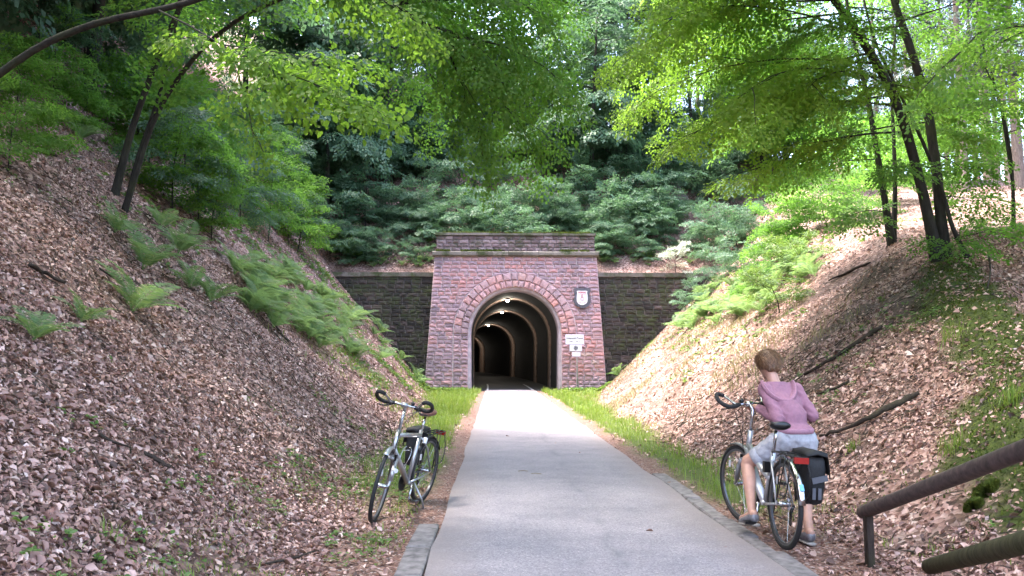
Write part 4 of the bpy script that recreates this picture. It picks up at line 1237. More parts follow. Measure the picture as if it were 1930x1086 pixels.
# snag
b = on(1602, 402)
mb = MB(b); mb.tube([b, at(1594, 370, b.y), at(1586, 335, b.y), at(1576, 300, b.y)], [.24, .2, .19, .15], 10, jit=.08)
sn = mb.build('tree_snag', M['bark_snag'], None, True); sn.location = b
tag(sn, 'pale broken tree stump leaning on the crest of the right bank', 'snag')

# tall conifers beyond the right bank
def conifer_proto(base, H, r, label, seed, group):
    T = Tree('conifer_tree', label, base, SPRAYN, 'conifer', 'bark_pine', 'tree', group, seed)
    q = T.r
    S = T.stem([base, base + Vector((q.uniform(-.1, .1), 0, H * .35)), base + Vector((q.uniform(-.2, .2), 0, H * .7)), base + Vector((0, 0, H))], r, r * .25)
    T.auto(S, base.z + H * .34, base.z + H, 24, 2.9, .8, (-22, 5), None, 180, .03, 1.2, .34, 2, .25, .4)
    for k in range(26):
        p = base + Vector((0, 0, q.uniform(2, 9))); a = q.uniform(0, 2 * PI); L = q.uniform(.6, 1.8)
        g_ = grow(p, (math.cos(a), math.sin(a), q.uniform(-.1, .3)), L, .3, .1, 3, q)
        mb = MB(base); mb.tube(g_, [.018, .014, .01, .004], 3, cap=False); mb.build('dead_branch', T.bk, T.root)
    return T.finish()
def cbase(px, Y):
    d = ray(px, 400); return gp(d.x / d.y * Y, Y, -.2)
CG = 'conifers beyond the right bank'
CON = [conifer_proto(cbase(1868, 46), 23, .34, 'thickest pale conifer trunk in the bright stand at the right edge', 80, CG), conifer_proto(cbase(1822, 40), 21, .24, 'reddish conifer trunk lit by the sky beyond the right bank', 81, CG), conifer_proto(cbase(1905, 55), 22, .26, 'pale straight conifer trunk behind the thin sapling', 82, CG)]
con = [(1790, 58, 'conifer trunk just right of the thick upright beech stem'), (1845, 62, None), (1925, 40, 'conifer trunk at the very right edge of the view'), (1765, 66, None), (1720, 60, None), (1700, 72, None), (1660, 64, None), (1630, 75, None), (1600, 66, None), (1560, 70, None), (1520, 62, None), (1485, 72, None), (1445, 66, None), (1400, 70, None), (1360, 64, None), (1320, 70, None), (1960, 44, None), (2010, 38, None), (1885, 70, None), (1740, 82, None), (1810, 85, None), (1900, 90, None)]
for i, (px, Y, lab) in enumerate(con):
    copy_tree(CON[(i + 1) % 3], cbase(px, Y), rc.uniform(0, 6.28), rc.uniform(.85, 1.1), lab or 'slim conifer trunk in the bright stand beyond the right bank', CG)
# rock face right of the portal
def rock(name, label, c, size, seed):
    r = random.Random(seed)
    mb = MB(c); mb.ball((0, 0, 0), 1.0, 16, 11)
    vs = []
    for v in mb.v:
        v = Vector(v); q = v * 1.6 + Vector((seed * 3.1, 0, 0))
        k = 1 + .35 * mnoise.noise(q) + .18 * mnoise.noise(q * 2.7)
        cell = mnoise.cell_vector(q * 1.4)
        v = v * k + Vector(cell) * .10
        vs.append((c[0] + v.x * size[0], c[1] + v.y * size[1], c[2] + v.z * size[2]))
    mb.v = vs
    return tag(mb.build(name, M['rock'], None), label, 'rock'), mb
for (px, py, sz, lab, sd) in [(1270, 400, (1.3, 1.0, 1.7), 'pale grey rock face in the dark hollow right of the portal', 1), (1340, 350, (1.8, 1.2, 1.6), 'dark rock outcrop under the overhanging branch', 2), (1400, 330, (1.6, 1.0, 1.2), 'dark rock step at the brow of the hollow', 3)]:
    h = hit(px, py); o, _ = rock('rock_outcrop', lab, (h.x, h.y + .5, h.z - .2), sz, sd)
    o.location = (h.x, h.y + .5, h.z - .2)

# ================================================================== ferns
def frond_mesh(seed, L=0.8, pairs=20, bend=0.9):
    r = np.random.default_rng(seed)
    V = []; F = []
    pts = []
    p = np.array([0., 0, 0]); el = math.radians(68)
    n = pairs + 4
    for i in range(n + 1):
        pts.append(p.copy())
        e = el - bend * (i / n) ** 1.2 * 1.35
        p = p + np.array([math.cos(e), 0, math.sin(e)]) * L / n
    pts = np.array(pts)
    for i in range(n):
        k = len(V); w = 0.006 * (1 - i / n) + .0015; w2 = 0.006 * (1 - (i + 1) / n) + .0015
        V += [pts[i] + [0, w, 0], pts[i] - [0, w, 0], pts[i + 1] - [0, w2, 0], pts[i + 1] + [0, w2, 0]]; F.append((k, k + 1, k + 2, k + 3))
    for i in range(4, n):
        u = (i - 4) / (n - 4)
        l = 0.26 * L * math.sin(PI * min(1, (u * .82 + .14))) ** .8 * (1 - .15 * u) + .008
        d = pts[min(i + 1, n)] - pts[i - 1]; d /= np.linalg.norm(d)
        up = np.array([-d[2], 0, d[0]])
        for s in (1, -1):
            ax = np.array([0, s, 0]) * .93 + d * .36 + up * r.uniform(-.05, .12); ax /= np.linalg.norm(ax)
            wd = L / n * 1.0
            k = len(V)
            a = pts[i]; m1 = a + ax * l * .35 ; m2 = a + ax * l * .7 - up * l * .03; t = a + ax * l - up * l * .10
            V += [a, m1 + d * wd * .42, m2 + d * wd * .3, t, m2 - d * wd * .3, m1 - d * wd * .42]
            F += [(k, k + 1, k + 2, k + 3), (k, k + 3, k + 4, k + 5)]
    return np_mesh('frond', np.array(V), np.array(F))
FRONDS = [frond_mesh(i, 0.8, 19 + i % 3, .75 + .1 * i) for i in range(4)]
for f in FRONDS: f.materials.append(M['fern'])
FERNS = {}
def fern(x, y, size, label, seed, parts=True, group=None, nf=None, flat=1.0):
    r = random.Random(seed)
    z = gz(x, y)
    nrm = gnormal(np.array([x]), np.array([y]))[0]
    tilt = Vector((0, 0, 1)).lerp(Vector(nrm), .55).normalized()
    q = Vector((0, 0, 1)).rotation_difference(tilt)
    n = nf or r.randint(7, 10)
    rots = []
    for k in range(n):
        a = 2 * PI * k / n + r.uniform(-.3, .3)
        rots.append((a, r.uniform(-.15, .3) * flat, size * r.uniform(.75, 1.1), r.randrange(len(FRONDS))))
    if parts:
        root = tag(empty('fern', (x, y, z - .01)), label, 'fern', group)
        root.rotation_euler = q.to_euler()
        for a, e, s_, k in rots:
            o = link('frond', FRONDS[k], None, root)
            o.rotation_euler = (0, e, a); o.scale = (s_, s_, s_)
        return root
    key = seed % 9
    if key not in FERNS:
        Vs = []; Fs = []; c = 0
        for a, e, s_, k in rots:
            me = FRONDS[k]; v = np.empty(len(me.vertices) * 3, np.float32); me.vertices.foreach_get('co', v); v = v.reshape(-1, 3)
            f = np.empty(len(me.loops), np.int32); me.loops.foreach_get('vertex_index', f); f = f.reshape(-1, 4)
            R = np.array((Matrix.Rotation(a, 3, 'Z') @ Matrix.Rotation(e, 3, 'Y')))
            Vs.append((v * s_ / size) @ R.T); Fs.append(f + c); c += len(v)
        FERNS[key] = np_mesh('fern', np.concatenate(Vs), np.concatenate(Fs))
    o = link('fern', FERNS[key], M['fern'])
    o.location = (x, y, z - .01); o.rotation_euler = (q @ Quaternion((0, 0, 1), r.uniform(0, 6.28))).to_euler(); o.scale = (size, size, size)
    return tag(o, label, 'fern', group)

named = [(268, 512, 1.15, 'large fern with spread fronds below the leaning beech'), (248, 590, 1.0, 'lone low fern in the open leaf litter of the left slope'), (335, 480, 1.1, 'fern right behind the large fern under the leaning beech'), (355, 545, 1.0, 'fern with long side fronds at the edge of the litter'),
         (395, 570, .9, 'dark fern where the litter meets the green patch'), (300, 430, .9, 'shaded fern at the foot of the leaning beech'), (215, 440, .8, 'small shaded fern left of the leaning beech'), (150, 265, .9, 'dim fern high in the litter of the left slope'), (62, 645, .55, 'tiny fern near the left edge among dry leaves'),
         (150, 610, .5, 'sprig of fern in the pink litter near the left edge'), (470, 430, .9, 'fern with bright tips under the pale young beech'), (545, 535, 1.2, 'tall pale fern rising at the top of the sunlit patch'), (1135, 735, .0, '')]
for i, (px, py, s_, lab) in enumerate(named):
    if s_ <= 0: continue
    h = hit(px, py); fern(h.x, h.y, s_, lab, 300 + i)
# the dense patches
rf = random.Random(4)
def patch(n, poly, label, group, smin, smax, seed):
    r = random.Random(seed); k = 0; tries = 0
    while k < n and tries < 4000:
        tries += 1
        px = r.uniform(min(p[0] for p in poly), max(p[0] for p in poly)); py = r.uniform(min(p[1] for p in poly), max(p[1] for p in poly))
        c = False; j = len(poly) - 1
        for i in range(len(poly)):
            if (poly[i][1] > py) != (poly[j][1] > py) and px < (poly[j][0] - poly[i][0]) * (py - poly[i][1]) / (poly[j][1] - poly[i][1]) + poly[i][0]: c = not c
            j = i
        if not c: continue
        h = hit(px, py)
        if h.y > 41.0 and h.y < 42.2: continue
        fern(h.x, h.y, r.uniform(smin, smax), label, seed * 1000 + k, False, group); k += 1
patch(64, [(420, 480), (520, 490), (620, 560), (720, 620), (790, 690), (800, 735), (740, 690), (640, 680), (560, 640), (470, 600)], 'fern in the dense green patch on the left bank', 'ferns massed on the left bank', .7, 1.2, 5)
patch(60, [(1270, 620), (1340, 540), (1420, 500), (1500, 480), (1560, 500), (1500, 560), (1420, 600), (1330, 620)], 'fern in the blue-green thicket on the right bank', 'ferns massed on the right bank', .7, 1.2, 6)
patch(16, [(1125, 506), (1310, 512), (1310, 486), (1135, 476)], 'fern growing on top of the right wing wall', 'ferns on the right wing wall', .5, .8, 7)
patch(14, [(640, 512), (810, 508), (810, 490), (660, 492)], 'fern growing on top of the left wing wall', 'ferns on the left wing wall', .45, .8, 8)
for k, (x, y, s_, lab) in enumerate([(6.3, 40.3, 1.0, 'fern in the corner between portal and right wing wall'), (-4.1, 40.0, 1.0, 'fern in the corner between portal and left wing wall'), (-4.6, 38.6, 1.0, 'fern hanging towards the portal corner from the left bank'), (-3.7, 37.5, .8, 'fern at the toe of the left bank just before the portal')]):
    fern(x, y, s_, lab, 700 + k, False)

# ================================================================== leaf litter
def in_view(x, y, margin=0.12):
    a = x / np.maximum(y, .1)
    return (a > -0.628 - margin - .6 / np.maximum(y, .5)) & (a < 0.671 + margin + .6 / np.maximum(y, .5))
def litter(n, y0, y1, size, six, seed, cover=1.0):
    r = np.random.default_rng(seed)
    y = np.sqrt(r.uniform(y0 ** 2, y1 ** 2, n * 3)); w = 0.75 * y + 1.2
    x = r.uniform(-1, 1, n * 3) * w
    g, d, mo = zones(x, y)
    z = ground(x, y)
    keep_p = np.where((x < toe_l(y) + .15) | (x > toe_r(y) - .15), 1.0, 0.10)
    keep_p = keep_p * (1 - .85 * np.clip(mo, 0, 1)) * (1 - .75 * g)
    keep_p = np.where((x > PATH_L - .28) & (x < PATH_R + .28), 0.003, keep_p)
    bare = vnoise(x * .9, y * .9, 21) * .6 + vnoise(x * 2.5, y * 2.5, 22) * .5
    keep_p = keep_p * np.where(x > 2.5, np.clip(.6 - bare * 1.0, .06, 1), np.clip(1.1 - np.maximum(bare - .05, 0) * 1.7, .12, 1))
    keep_p = keep_p * (1 - .7 * soil_mask(x, y))
    # the sunny grassy part of the right bank holds fewer leaves
    keep_p = keep_p * np.where((x > 2.5) & (y > 15), .55, 1)
    m = (r.random(n * 3) < keep_p * cover) & in_view(x, y) & ((y < 40.9) | (y > 42.3))
    x, y, z = x[m], y[m], z[m]; k = len(x)
    nr = gnormal(x, y)
    nr = unit(nr + r.normal(0, .40, (k, 3)))
    t = unit(np.cross(nr, r.normal(0, 1, (k, 3))))
    s_ = np.cross(nr, t)
    ln = size * np.clip(r.lognormal(-.12, .38, k), .35, 1.9); wd = ln * r.uniform(.42, .8, k)
    base = np.stack([x, y, z + r.uniform(.0, .018, k)], -1)
    V = leaf_verts(base - t * (ln / 2)[:, None], t, s_, nr, ln, wd, r.uniform(-.35, .7, k), six)
    return V, k
def leaves_obj(name, V, mat):
    k = V.shape[1]; nl = len(V); b = np.arange(nl)[:, None] * k
    F = np.concatenate([b + np.array([0, 1, 2, 3]), b + np.array([0, 3, 4, 5])], 0) if k == 6 else b + np.array([0, 1, 2, 3])
    return link(name, np_mesh(name, V.reshape(-1, 3), F), mat)
for nm, args in (('near', (84000, 1.6, 9, .045, True, 51)), ('mid', (112000, 9, 19, .060, False, 52)), ('far', (52000, 19, 41, .095, False, 53)), ('hill', (26000, 42.3, 64, .16, False, 54))):
    V, k = litter(*args)
    tag(leaves_obj('leaf_litter', V, M['litter']), {'near': 'dry curled beech leaves covering the foreground slopes', 'mid': 'dry brown leaf litter on the middle of both banks', 'far': 'dry leaf litter further along the cutting', 'hill': 'reddish leaf litter on the hillside above the portal'}[nm], 'leaf litter', kind='stuff')

# ================================================================== grass, herbs, moss
def blades(x, y, h, w, seed, lean=.5):
    r = np.random.default_rng(seed); k = len(x)
    z = ground(x, y) - .01
    a = r.uniform(0, 2 * PI, k); sd = np.stack([np.cos(a), np.sin(a), np.zeros(k)], -1)
    bd = np.stack([-np.sin(a), np.cos(a), np.zeros(k)], -1) * (r.normal(0, lean, k))[:, None]
    b = np.stack([x, y, z], -1); up = np.array([0, 0, 1.0])
    hw = (w / 2)[:, None]
    p0 = b - sd * hw; p1 = b + sd * hw
    mid = b + (up * .6 + bd * .35) * h[:, None]
    tip = b + (up * .92 + bd * 1.0) * h[:, None]
    return np.stack([p0, p1, mid + sd * hw * .7, tip, mid - sd * hw * .7], 1)
def blades_obj(name, V, mat):
    nl = len(V); b = np.arange(nl)[:, None] * 5
    F = np.concatenate([b + np.array([0, 1, 2, 4])], 0)
    tri = b + np.array([4, 2, 3])
    me = bpy.data.meshes.new(name)
    Vv = V.reshape(-1, 3).astype(np.float32)
    me.vertices.add(len(Vv)); me.vertices.foreach_set('co', Vv.ravel())
    loops = np.concatenate([F.ravel(), tri.ravel()]).astype(np.int32)
    me.loops.add(len(loops)); me.loops.foreach_set('vertex_index', loops)
    me.polygons.add(2 * nl)
    st = np.concatenate([np.arange(0, 4 * nl, 4), 4 * nl + np.arange(0, 3 * nl, 3)]).astype(np.int32)
    me.polygons.foreach_set('loop_start', st); me.update(calc_edges=True)
    return link(name, me, mat)
r = np.random.default_rng(71)
n = 300000
y = np.sqrt(r.uniform(3.5 ** 2, 41 ** 2, n)); x = np.where(r.random(n) < .5, r.uniform(-3.8, -.6, n), r.uniform(2.2, 6.2, n))
g, d, mo = zones(x, y)
p = np.clip(g, 0, 1) * (.35 + .65 * sstep(vnoise(x * 1.6, y * 1.6, 31) + .5 * vnoise(x * 5, y * 5, 32), -.5, .4))
p = p * np.clip(14 / y, .3, 1)
m = r.random(n) < p * .62
x, y = x[m], y[m]; far = np.clip(y / 14, 1, 2.6)
V = blades(x, y, r.uniform(.05, .15, len(x)) * (1 + .15 * far) * (1 + .9 * np.clip(vnoise(x * 3.1, y * 3.1, 33) + .4 * vnoise(x * 9, y * 9, 34), -.55, 1)), .006 * far * r.uniform(.8, 1.6, len(x)), 72)
tag(blades_obj('grass', V, M['grass']), 'bright green grass along both verges of the path', 'grass', kind='stuff')
# thin grass and seedlings near the parked bicycle and the toe of the banks
n = 26000
y = r.uniform(4.2, 12, n); x = np.where(r.random(n) < .62, r.uniform(-2.3, -.75, n), r.uniform(2.4, 3.6, n))
p = sstep(vnoise(x * 1.9, y * 1.9, 41) + .4 * vnoise(x * 6, y * 6, 42), .0, .7) * .5
m = r.random(n) < p; x, y = x[m], y[m]
tag(blades_obj('grass', blades(x, y, r.uniform(.02, .08, len(x)), .006 * r.uniform(.8, 1.8, len(x)), 73, .9), M['grass']), 'thin short grass on the grit around the parked bicycle', 'grass', kind='stuff')
# dry and green tufts on the sunny right bank
n = 120000
y = r.uniform(11, 40, n); x = r.uniform(3.4, 13, n)
p = sstep(vnoise(x * .9, y * .9, 43) + .6 * vnoise(x * 3, y * 3, 44), -.1, .6) * sstep(y, 12, 20) * (1 - sstep(x - toe_r(y), 3.2, 5.0)) * np.clip(16 / y, .35, 1) * .75
m = (r.random(n) < p); x, y = x[m], y[m]
tag(blades_obj('grass', blades(x, y, r.uniform(.08, .22, len(x)), .011 * r.uniform(.8, 1.6, len(x)), 74, .8), M['drygrass']), 'dry straw-coloured grass on the sunlit right bank', 'grass', kind='stuff')
n = 60000
y = r.uniform(13, 38, n); x = r.uniform(-9, -2.4, n)
p = sstep(vnoise(x * .8, y * .8, 45) + .5 * vnoise(x * 3, y * 3, 46), 0, .6) * sstep(y, 15, 21) * np.clip(16 / y, .35, 1) * (1 - sstep(toe_l(y) - x, 1.8, 3.4)) * .8
m = (r.random(n) < p); x, y = x[m], y[m]
tag(blades_obj('grass', blades(x, y, r.uniform(.08, .24, len(x)), .011 * r.uniform(.8, 1.6, len(x)), 75, .8), M['grass']), 'tufty green grass at the foot of the left fern bank', 'grass', kind='stuff')

# low herbs: small leaf rosettes
def herbs(n, xr, yr, thr, size, seed, cover=.5, weight=None):
    r = np.random.default_rng(seed)
    y = np.sqrt(r.uniform(yr[0] ** 2, yr[1] ** 2, n)); x = r.uniform(*xr, n)
    f = vnoise(x * .7, y * .7, seed) + .6 * vnoise(x * 2.3, y * 2.3, seed + 1)
    p = sstep(f, thr, thr + .5) * cover
    if weight is not None: p = p * weight(x, y)
    m = (r.random(n) < p) & in_view(x, y) & ((x < PATH_L - .35) | (x > PATH_R + .35)); x, y = x[m], y[m]
    k = 7
    X = np.repeat(x, k) + r.normal(0, .02, len(x) * k); Yy = np.repeat(y, k) + r.normal(0, .02, len(x) * k)
    a = r.uniform(0, 2 * PI, len(X))
    nr = unit(gnormal(X, Yy) + r.normal(0, .35, (len(X), 3)))
    t = np.stack([np.cos(a), np.sin(a), r.uniform(-.1, .6, len(X))], -1); t = unit(t - nr * (t * nr).sum(-1, keepdims=True) * .6)
    s_ = unit(np.cross(nr, t)); ln = size * r.uniform(.6, 1.4, len(X))
    base = np.stack([X, Yy, ground(X, Yy) + np.repeat(r.uniform(.01, .10, len(x)), k) * np.clip(ln / .05, .4, 1.5)], -1)
    return leaf_verts(base, t, s_, np.cross(t, s_), ln, ln * .55, r.uniform(0, .2, len(X)), True)
V = np.concatenate([herbs(5200, (-9, -1.2), (2.5, 16), .35, .045, 61), herbs(5200, (3.2, 10), (4, 16), .30, .045, 62), herbs(2600, (-2.4, -.8), (4, 12), .2, .035, 63)])
tag(leaves_obj('ground_herbs', V, M['herb']), 'scattered low green herbs poking through the litter', 'herbs', kind='stuff')
V = np.concatenate([herbs(9000, (-13, -3), (17, 38), .05, .10, 64, .8, lambda x, y: 1 - sstep(toe_l(y) - x, 5, 7.5)), herbs(7000, (4.5, 14), (13, 40), .1, .09, 65, .6, lambda x, y: sstep(x - toe_r(y), 1.2, 2.6))])
V = np.concatenate([V, herbs(500, (-3.7, -1.5), (39.2, 40.95), -1.2, .16, 66, .9), herbs(420, (3.6, 5.8), (39.2, 40.95), -1.2, .15, 67, .9), herbs(2600, (-6, 12), (42.4, 52), .1, .16, 68, .8), herbs(2500, (-13, -5), (14, 30), .15, .09, 69, .7)])
tag(leaves_obj('ground_herbs', V, M['herb']), 'leafy undergrowth between the ferns on both banks', 'herbs', kind='stuff')

# moss on the crest of the right bank
r = np.random.default_rng(81); n = 90000
y = r.uniform(3.5, 17, n); x = r.uniform(3.4, 10.5, n); g, d, mo = zones(x, y)
spot = sstep(vnoise(x * 1.3, y * 1.3, 83) + .5 * vnoise(x * 4, y * 4, 84), .45, .8) * .6
m = (r.random(n) < np.maximum(mo * .55, spot * .35)); x, y = x[m], y[m]
V = blades(x, y, r.uniform(.02, .055, len(x)), .016 * r.uniform(.7, 1.5, len(x)), 85, .9)
tag(blades_obj('moss', V, M['moss']), 'thick bright moss along the crest of the right bank', 'moss', kind='stuff')
def cushions(pts, seed):
    for k, (px, py, s_, lab) in enumerate(pts):
        h = hit(px, py) - Vector((0, 0, .035)); rr = np.random.default_rng(seed + k); m_ = 1300
        a = rr.uniform(0, 2 * PI, m_); q = np.sqrt(rr.random(m_)) * s_
        x = h.x + q * np.cos(a); y = h.y + q * np.sin(a)
        V = blades(x, y, rr.uniform(.03, .05, m_), .014 * rr.uniform(.7, 1.4, m_), seed + k, .8)
        V[..., 2] += (np.sqrt(np.clip(1 - (q / s_) ** 2, 0, 1)) * s_ * .36)[:, None]
        e_ = tag(empty('moss_cushion', (h.x, h.y, h.z)), lab, 'moss')
        V -= np.array(h); o_ = blades_obj('moss_fronds', V, M['moss']); o_.parent = e_; tag(o_, kind='stuff')
        mb = MB(); mb.ball((0, 0, 0), (s_ * .9, s_ * .9, s_ * .35), 12, 8); mb.build('cushion', M['moss'], e_, True)
cushions([(1858, 930, .10, 'round moss cushion just above the lower rail'), (1835, 960, .07, 'small moss cushion beside the rail post leaves')], 900)
def tuft(px, py, s_, nb, label, seed, mat='grass'):
    h = hit(px, py); rr = np.random.default_rng(seed)
    x = h.x + rr.normal(0, s_ * .25, nb); y = h.y + rr.normal(0, s_ * .25, nb)
    tag(blades_obj('grass_tuft', blades(x, y, s_ * rr.uniform(.5, 1.1, nb), np.full(nb, .006), seed, .7), M[mat]), label, 'grass tuft')
tuft(1795, 850, .22, 130, 'fine grass tuft on the bank above the upper rail', 910)
tuft(1605, 850, .16, 60, 'green tuft beside the fallen branch', 911)
tuft(1905, 760, .24, 110, 'grass tuft under the mossy crest at the right edge', 912)
tuft(1795, 640, .3, 120, 'long grass tuft below the right-hand clump', 913)
tuft(1668, 1035, .12, 14, 'single green seedling in front of the rail post', 914)
tuft(1550, 970, .14, 16, 'small green seedling beside the standing foot', 915)
tuft(205, 1015, .14, 14, 'seedling with broad blades low on the left litter slope', 916)

# ================================================================== fallen branches and twigs
def fallen(pts, r0, r1, label, lift=.03, cat='branch', name='fallen_branch'):
    P = []
    for px, py in pts:
        h = hit(px, py); P.append(Vector((h.x, h.y, h.z + r0 * .6 + lift)))
    P = catmull(P, 4); m = len(P)
    P = [p + Vector((random.uniform(-.4, .4) * r0, random.uniform(-.4, .4) * r0, random.uniform(-.3, .5) * r0)) for p in P]
    mb = MB(P[0]); mb.tube(P, [(r0 + (r1 - r0) * i / (m - 1)) * (.45 if i == 0 else .85 if i == 1 else 1) * random.uniform(.85, 1.12) for i in range(m)], 7, jit=.14)
    o = mb.build(name, M['deadwood'], None, True); o.location = P[0]
    return tag(o, label, cat)
fallen([(1730, 752), (1690, 772), (1640, 800), (1590, 822), (1545, 832)], .045, .018, 'long dead branch lying across the right bank beside the cyclist')
fallen([(1665, 625), (1620, 650), (1570, 682), (1515, 715)], .048, .022, 'dark fallen branch above the cyclist on the right bank')
fallen([(1600, 725), (1570, 740), (1540, 750)], .03, .015, 'short dead stick between the two fallen branches')
fallen([(1640, 500), (1600, 518), (1560, 535)], .04, .02, 'pale dead branch on the upper right bank')
fallen([(1862, 480), (1868, 520), (1862, 555)], .02, .01, 'crooked dead stick standing from the leaves beyond the mossy crest', .08)
fallen([(40, 275), (75, 290), (105, 300)], .05, .03, 'dark branch lying in the upper left litter')
fallen([(55, 510), (85, 525), (120, 545)], .03, .015, 'dark twig in the left litter below the edge ferns')
fallen([(185, 515), (215, 535)], .03, .02, 'short dead branch left of the large fern')
fallen([(185, 830), (215, 845), (245, 858)], .012, .006, 'thin twig in the middle of the left litter')
fallen([(270, 865), (300, 880), (320, 895)], .02, .012, 'dark stick end sticking out of the left litter')
fallen([(500, 1075), (550, 1062), (600, 1048)], .012, .006, 'pale thin twig at the grit edge in the near left corner')
fallen([(480, 560), (520, 620), (545, 650)], .03, .015, 'dead stem lying down through the left fern patch')
for k, (px, py, lab) in enumerate([(985, 888, 'short pale twig on the asphalt in mid path'), (1010, 893, 'second pale twig lying beside the first on the asphalt')]):
    d = ray(px, py); t = -(CAM_H - .045) / d.z; c = Vector((d.x * t, d.y * t, .045))
    mb = MB(c); mb.tube([c + Vector((-.06, .01 * k, 0)), c + Vector((.0, .004, .006)), c + Vector((.07, -.02 * k, 0))], .005, 5)
    o = mb.build('twig', M['bark_snag'], None); o.location = c; tag(o, lab, 'twig')

rt_ = random.Random(55); mb = MB()
for k in range(1500):
    y = math.sqrt(rt_.uniform(2.5 ** 2, 17 ** 2)); side = rt_.random() < .55
    x = (float(toe_l(y)) - rt_.uniform(0, 6)) if side else (float(toe_r(y)) + rt_.uniform(0, 5))
    a = rt_.uniform(0, PI); L = rt_.uniform(.04, .22) * (1 + y / 20)
    p0 = Vector((x, y, gz(x, y) + .02)); x2, y2 = x + L * math.cos(a), y + L * math.sin(a); p1 = Vector((x2, y2, gz(x2, y2) + .02 + rt_.uniform(0, .02)))
    mb.tube([p0, p0.lerp(p1, .5) + Vector((rt_.uniform(-.01, .01), 0, rt_.uniform(0, .012))), p1], [.004 * (1 + y / 14), .0035 * (1 + y / 14), .002], 3, cap=False)
tag(mb.build('twig_litter', M['deadwood']), 'thin dead twigs scattered over the leaf litter', 'twigs', kind='stuff')

# ================================================================== bicycles
M['silver'] = simple_mat('silver_frame_paint', (0.36, 0.365, 0.385), 0.28, 0.75, var=0.04, scale=8, coat=.4)
M['white_silver'] = simple_mat('pale_frame_paint', (0.46, 0.465, 0.48), 0.28, 0.45, var=0.04, scale=8, coat=.4)
M['chrome'] = simple_mat('polished_alloy', (0.45, 0.45, 0.47), 0.2, 1.0, var=0.05, scale=30)
M['grey_fork'] = simple_mat('grey_fork_paint', (0.20, 0.20, 0.21), 0.4, 0.6, var=0.06, scale=10)
M['tyre'] = simple_mat('tyre_rubber', (0.011, 0.011, 0.012), 0.75, var=0.25, scale=40)
M['foam'] = simple_mat('black_foam_grip', (0.009, 0.009, 0.010), 0.85, var=0.2, scale=60, bmp=.3)
M['brown_leather'] = simple_mat('worn_brown_saddle', (0.14, 0.06, 0.045), 0.35, var=0.2, scale=12)
M['black_saddle'] = simple_mat('black_saddle_vinyl', (0.007, 0.007, 0.008), 0.35, var=0.1, scale=12)
M['black_metal'] = simple_mat('black_coated_metal', (0.010, 0.010, 0.011), 0.35, 0.3, var=0.1, scale=20)
M['bag'] = simple_mat('black_bag_fabric', (0.006, 0.0065, 0.008), 0.7, var=0.3, scale=70, bmp=.25)
M['reflect'] = simple_mat('grey_reflective_tape', (0.075, 0.078, 0.092), 0.5, var=0.06, scale=50)
M['red_lens'] = simple_mat('red_reflector', (0.26, 0.012, 0.010), 0.25, var=0.15, scale=60)
M['white_lens'] = simple_mat('clear_reflector', (0.7, 0.7, 0.72), 0.2, var=0.05, scale=60)
M['sticker'] = simple_mat('blue_sticker', (0.15, 0.40, 0.62), 0.4, var=0.05, scale=20)
M['wheel_rim'] = simple_mat('alloy_rim', (0.13, 0.13, 0.14), 0.35, 0.8, var=0.05, scale=20)

def ringpts(c, R, n, axis='y'):
    return [Vector((c[0] + R * math.cos(2 * PI * k / n), c[1], c[2] + R * math.sin(2 * PI * k / n))) for k in range(n)]

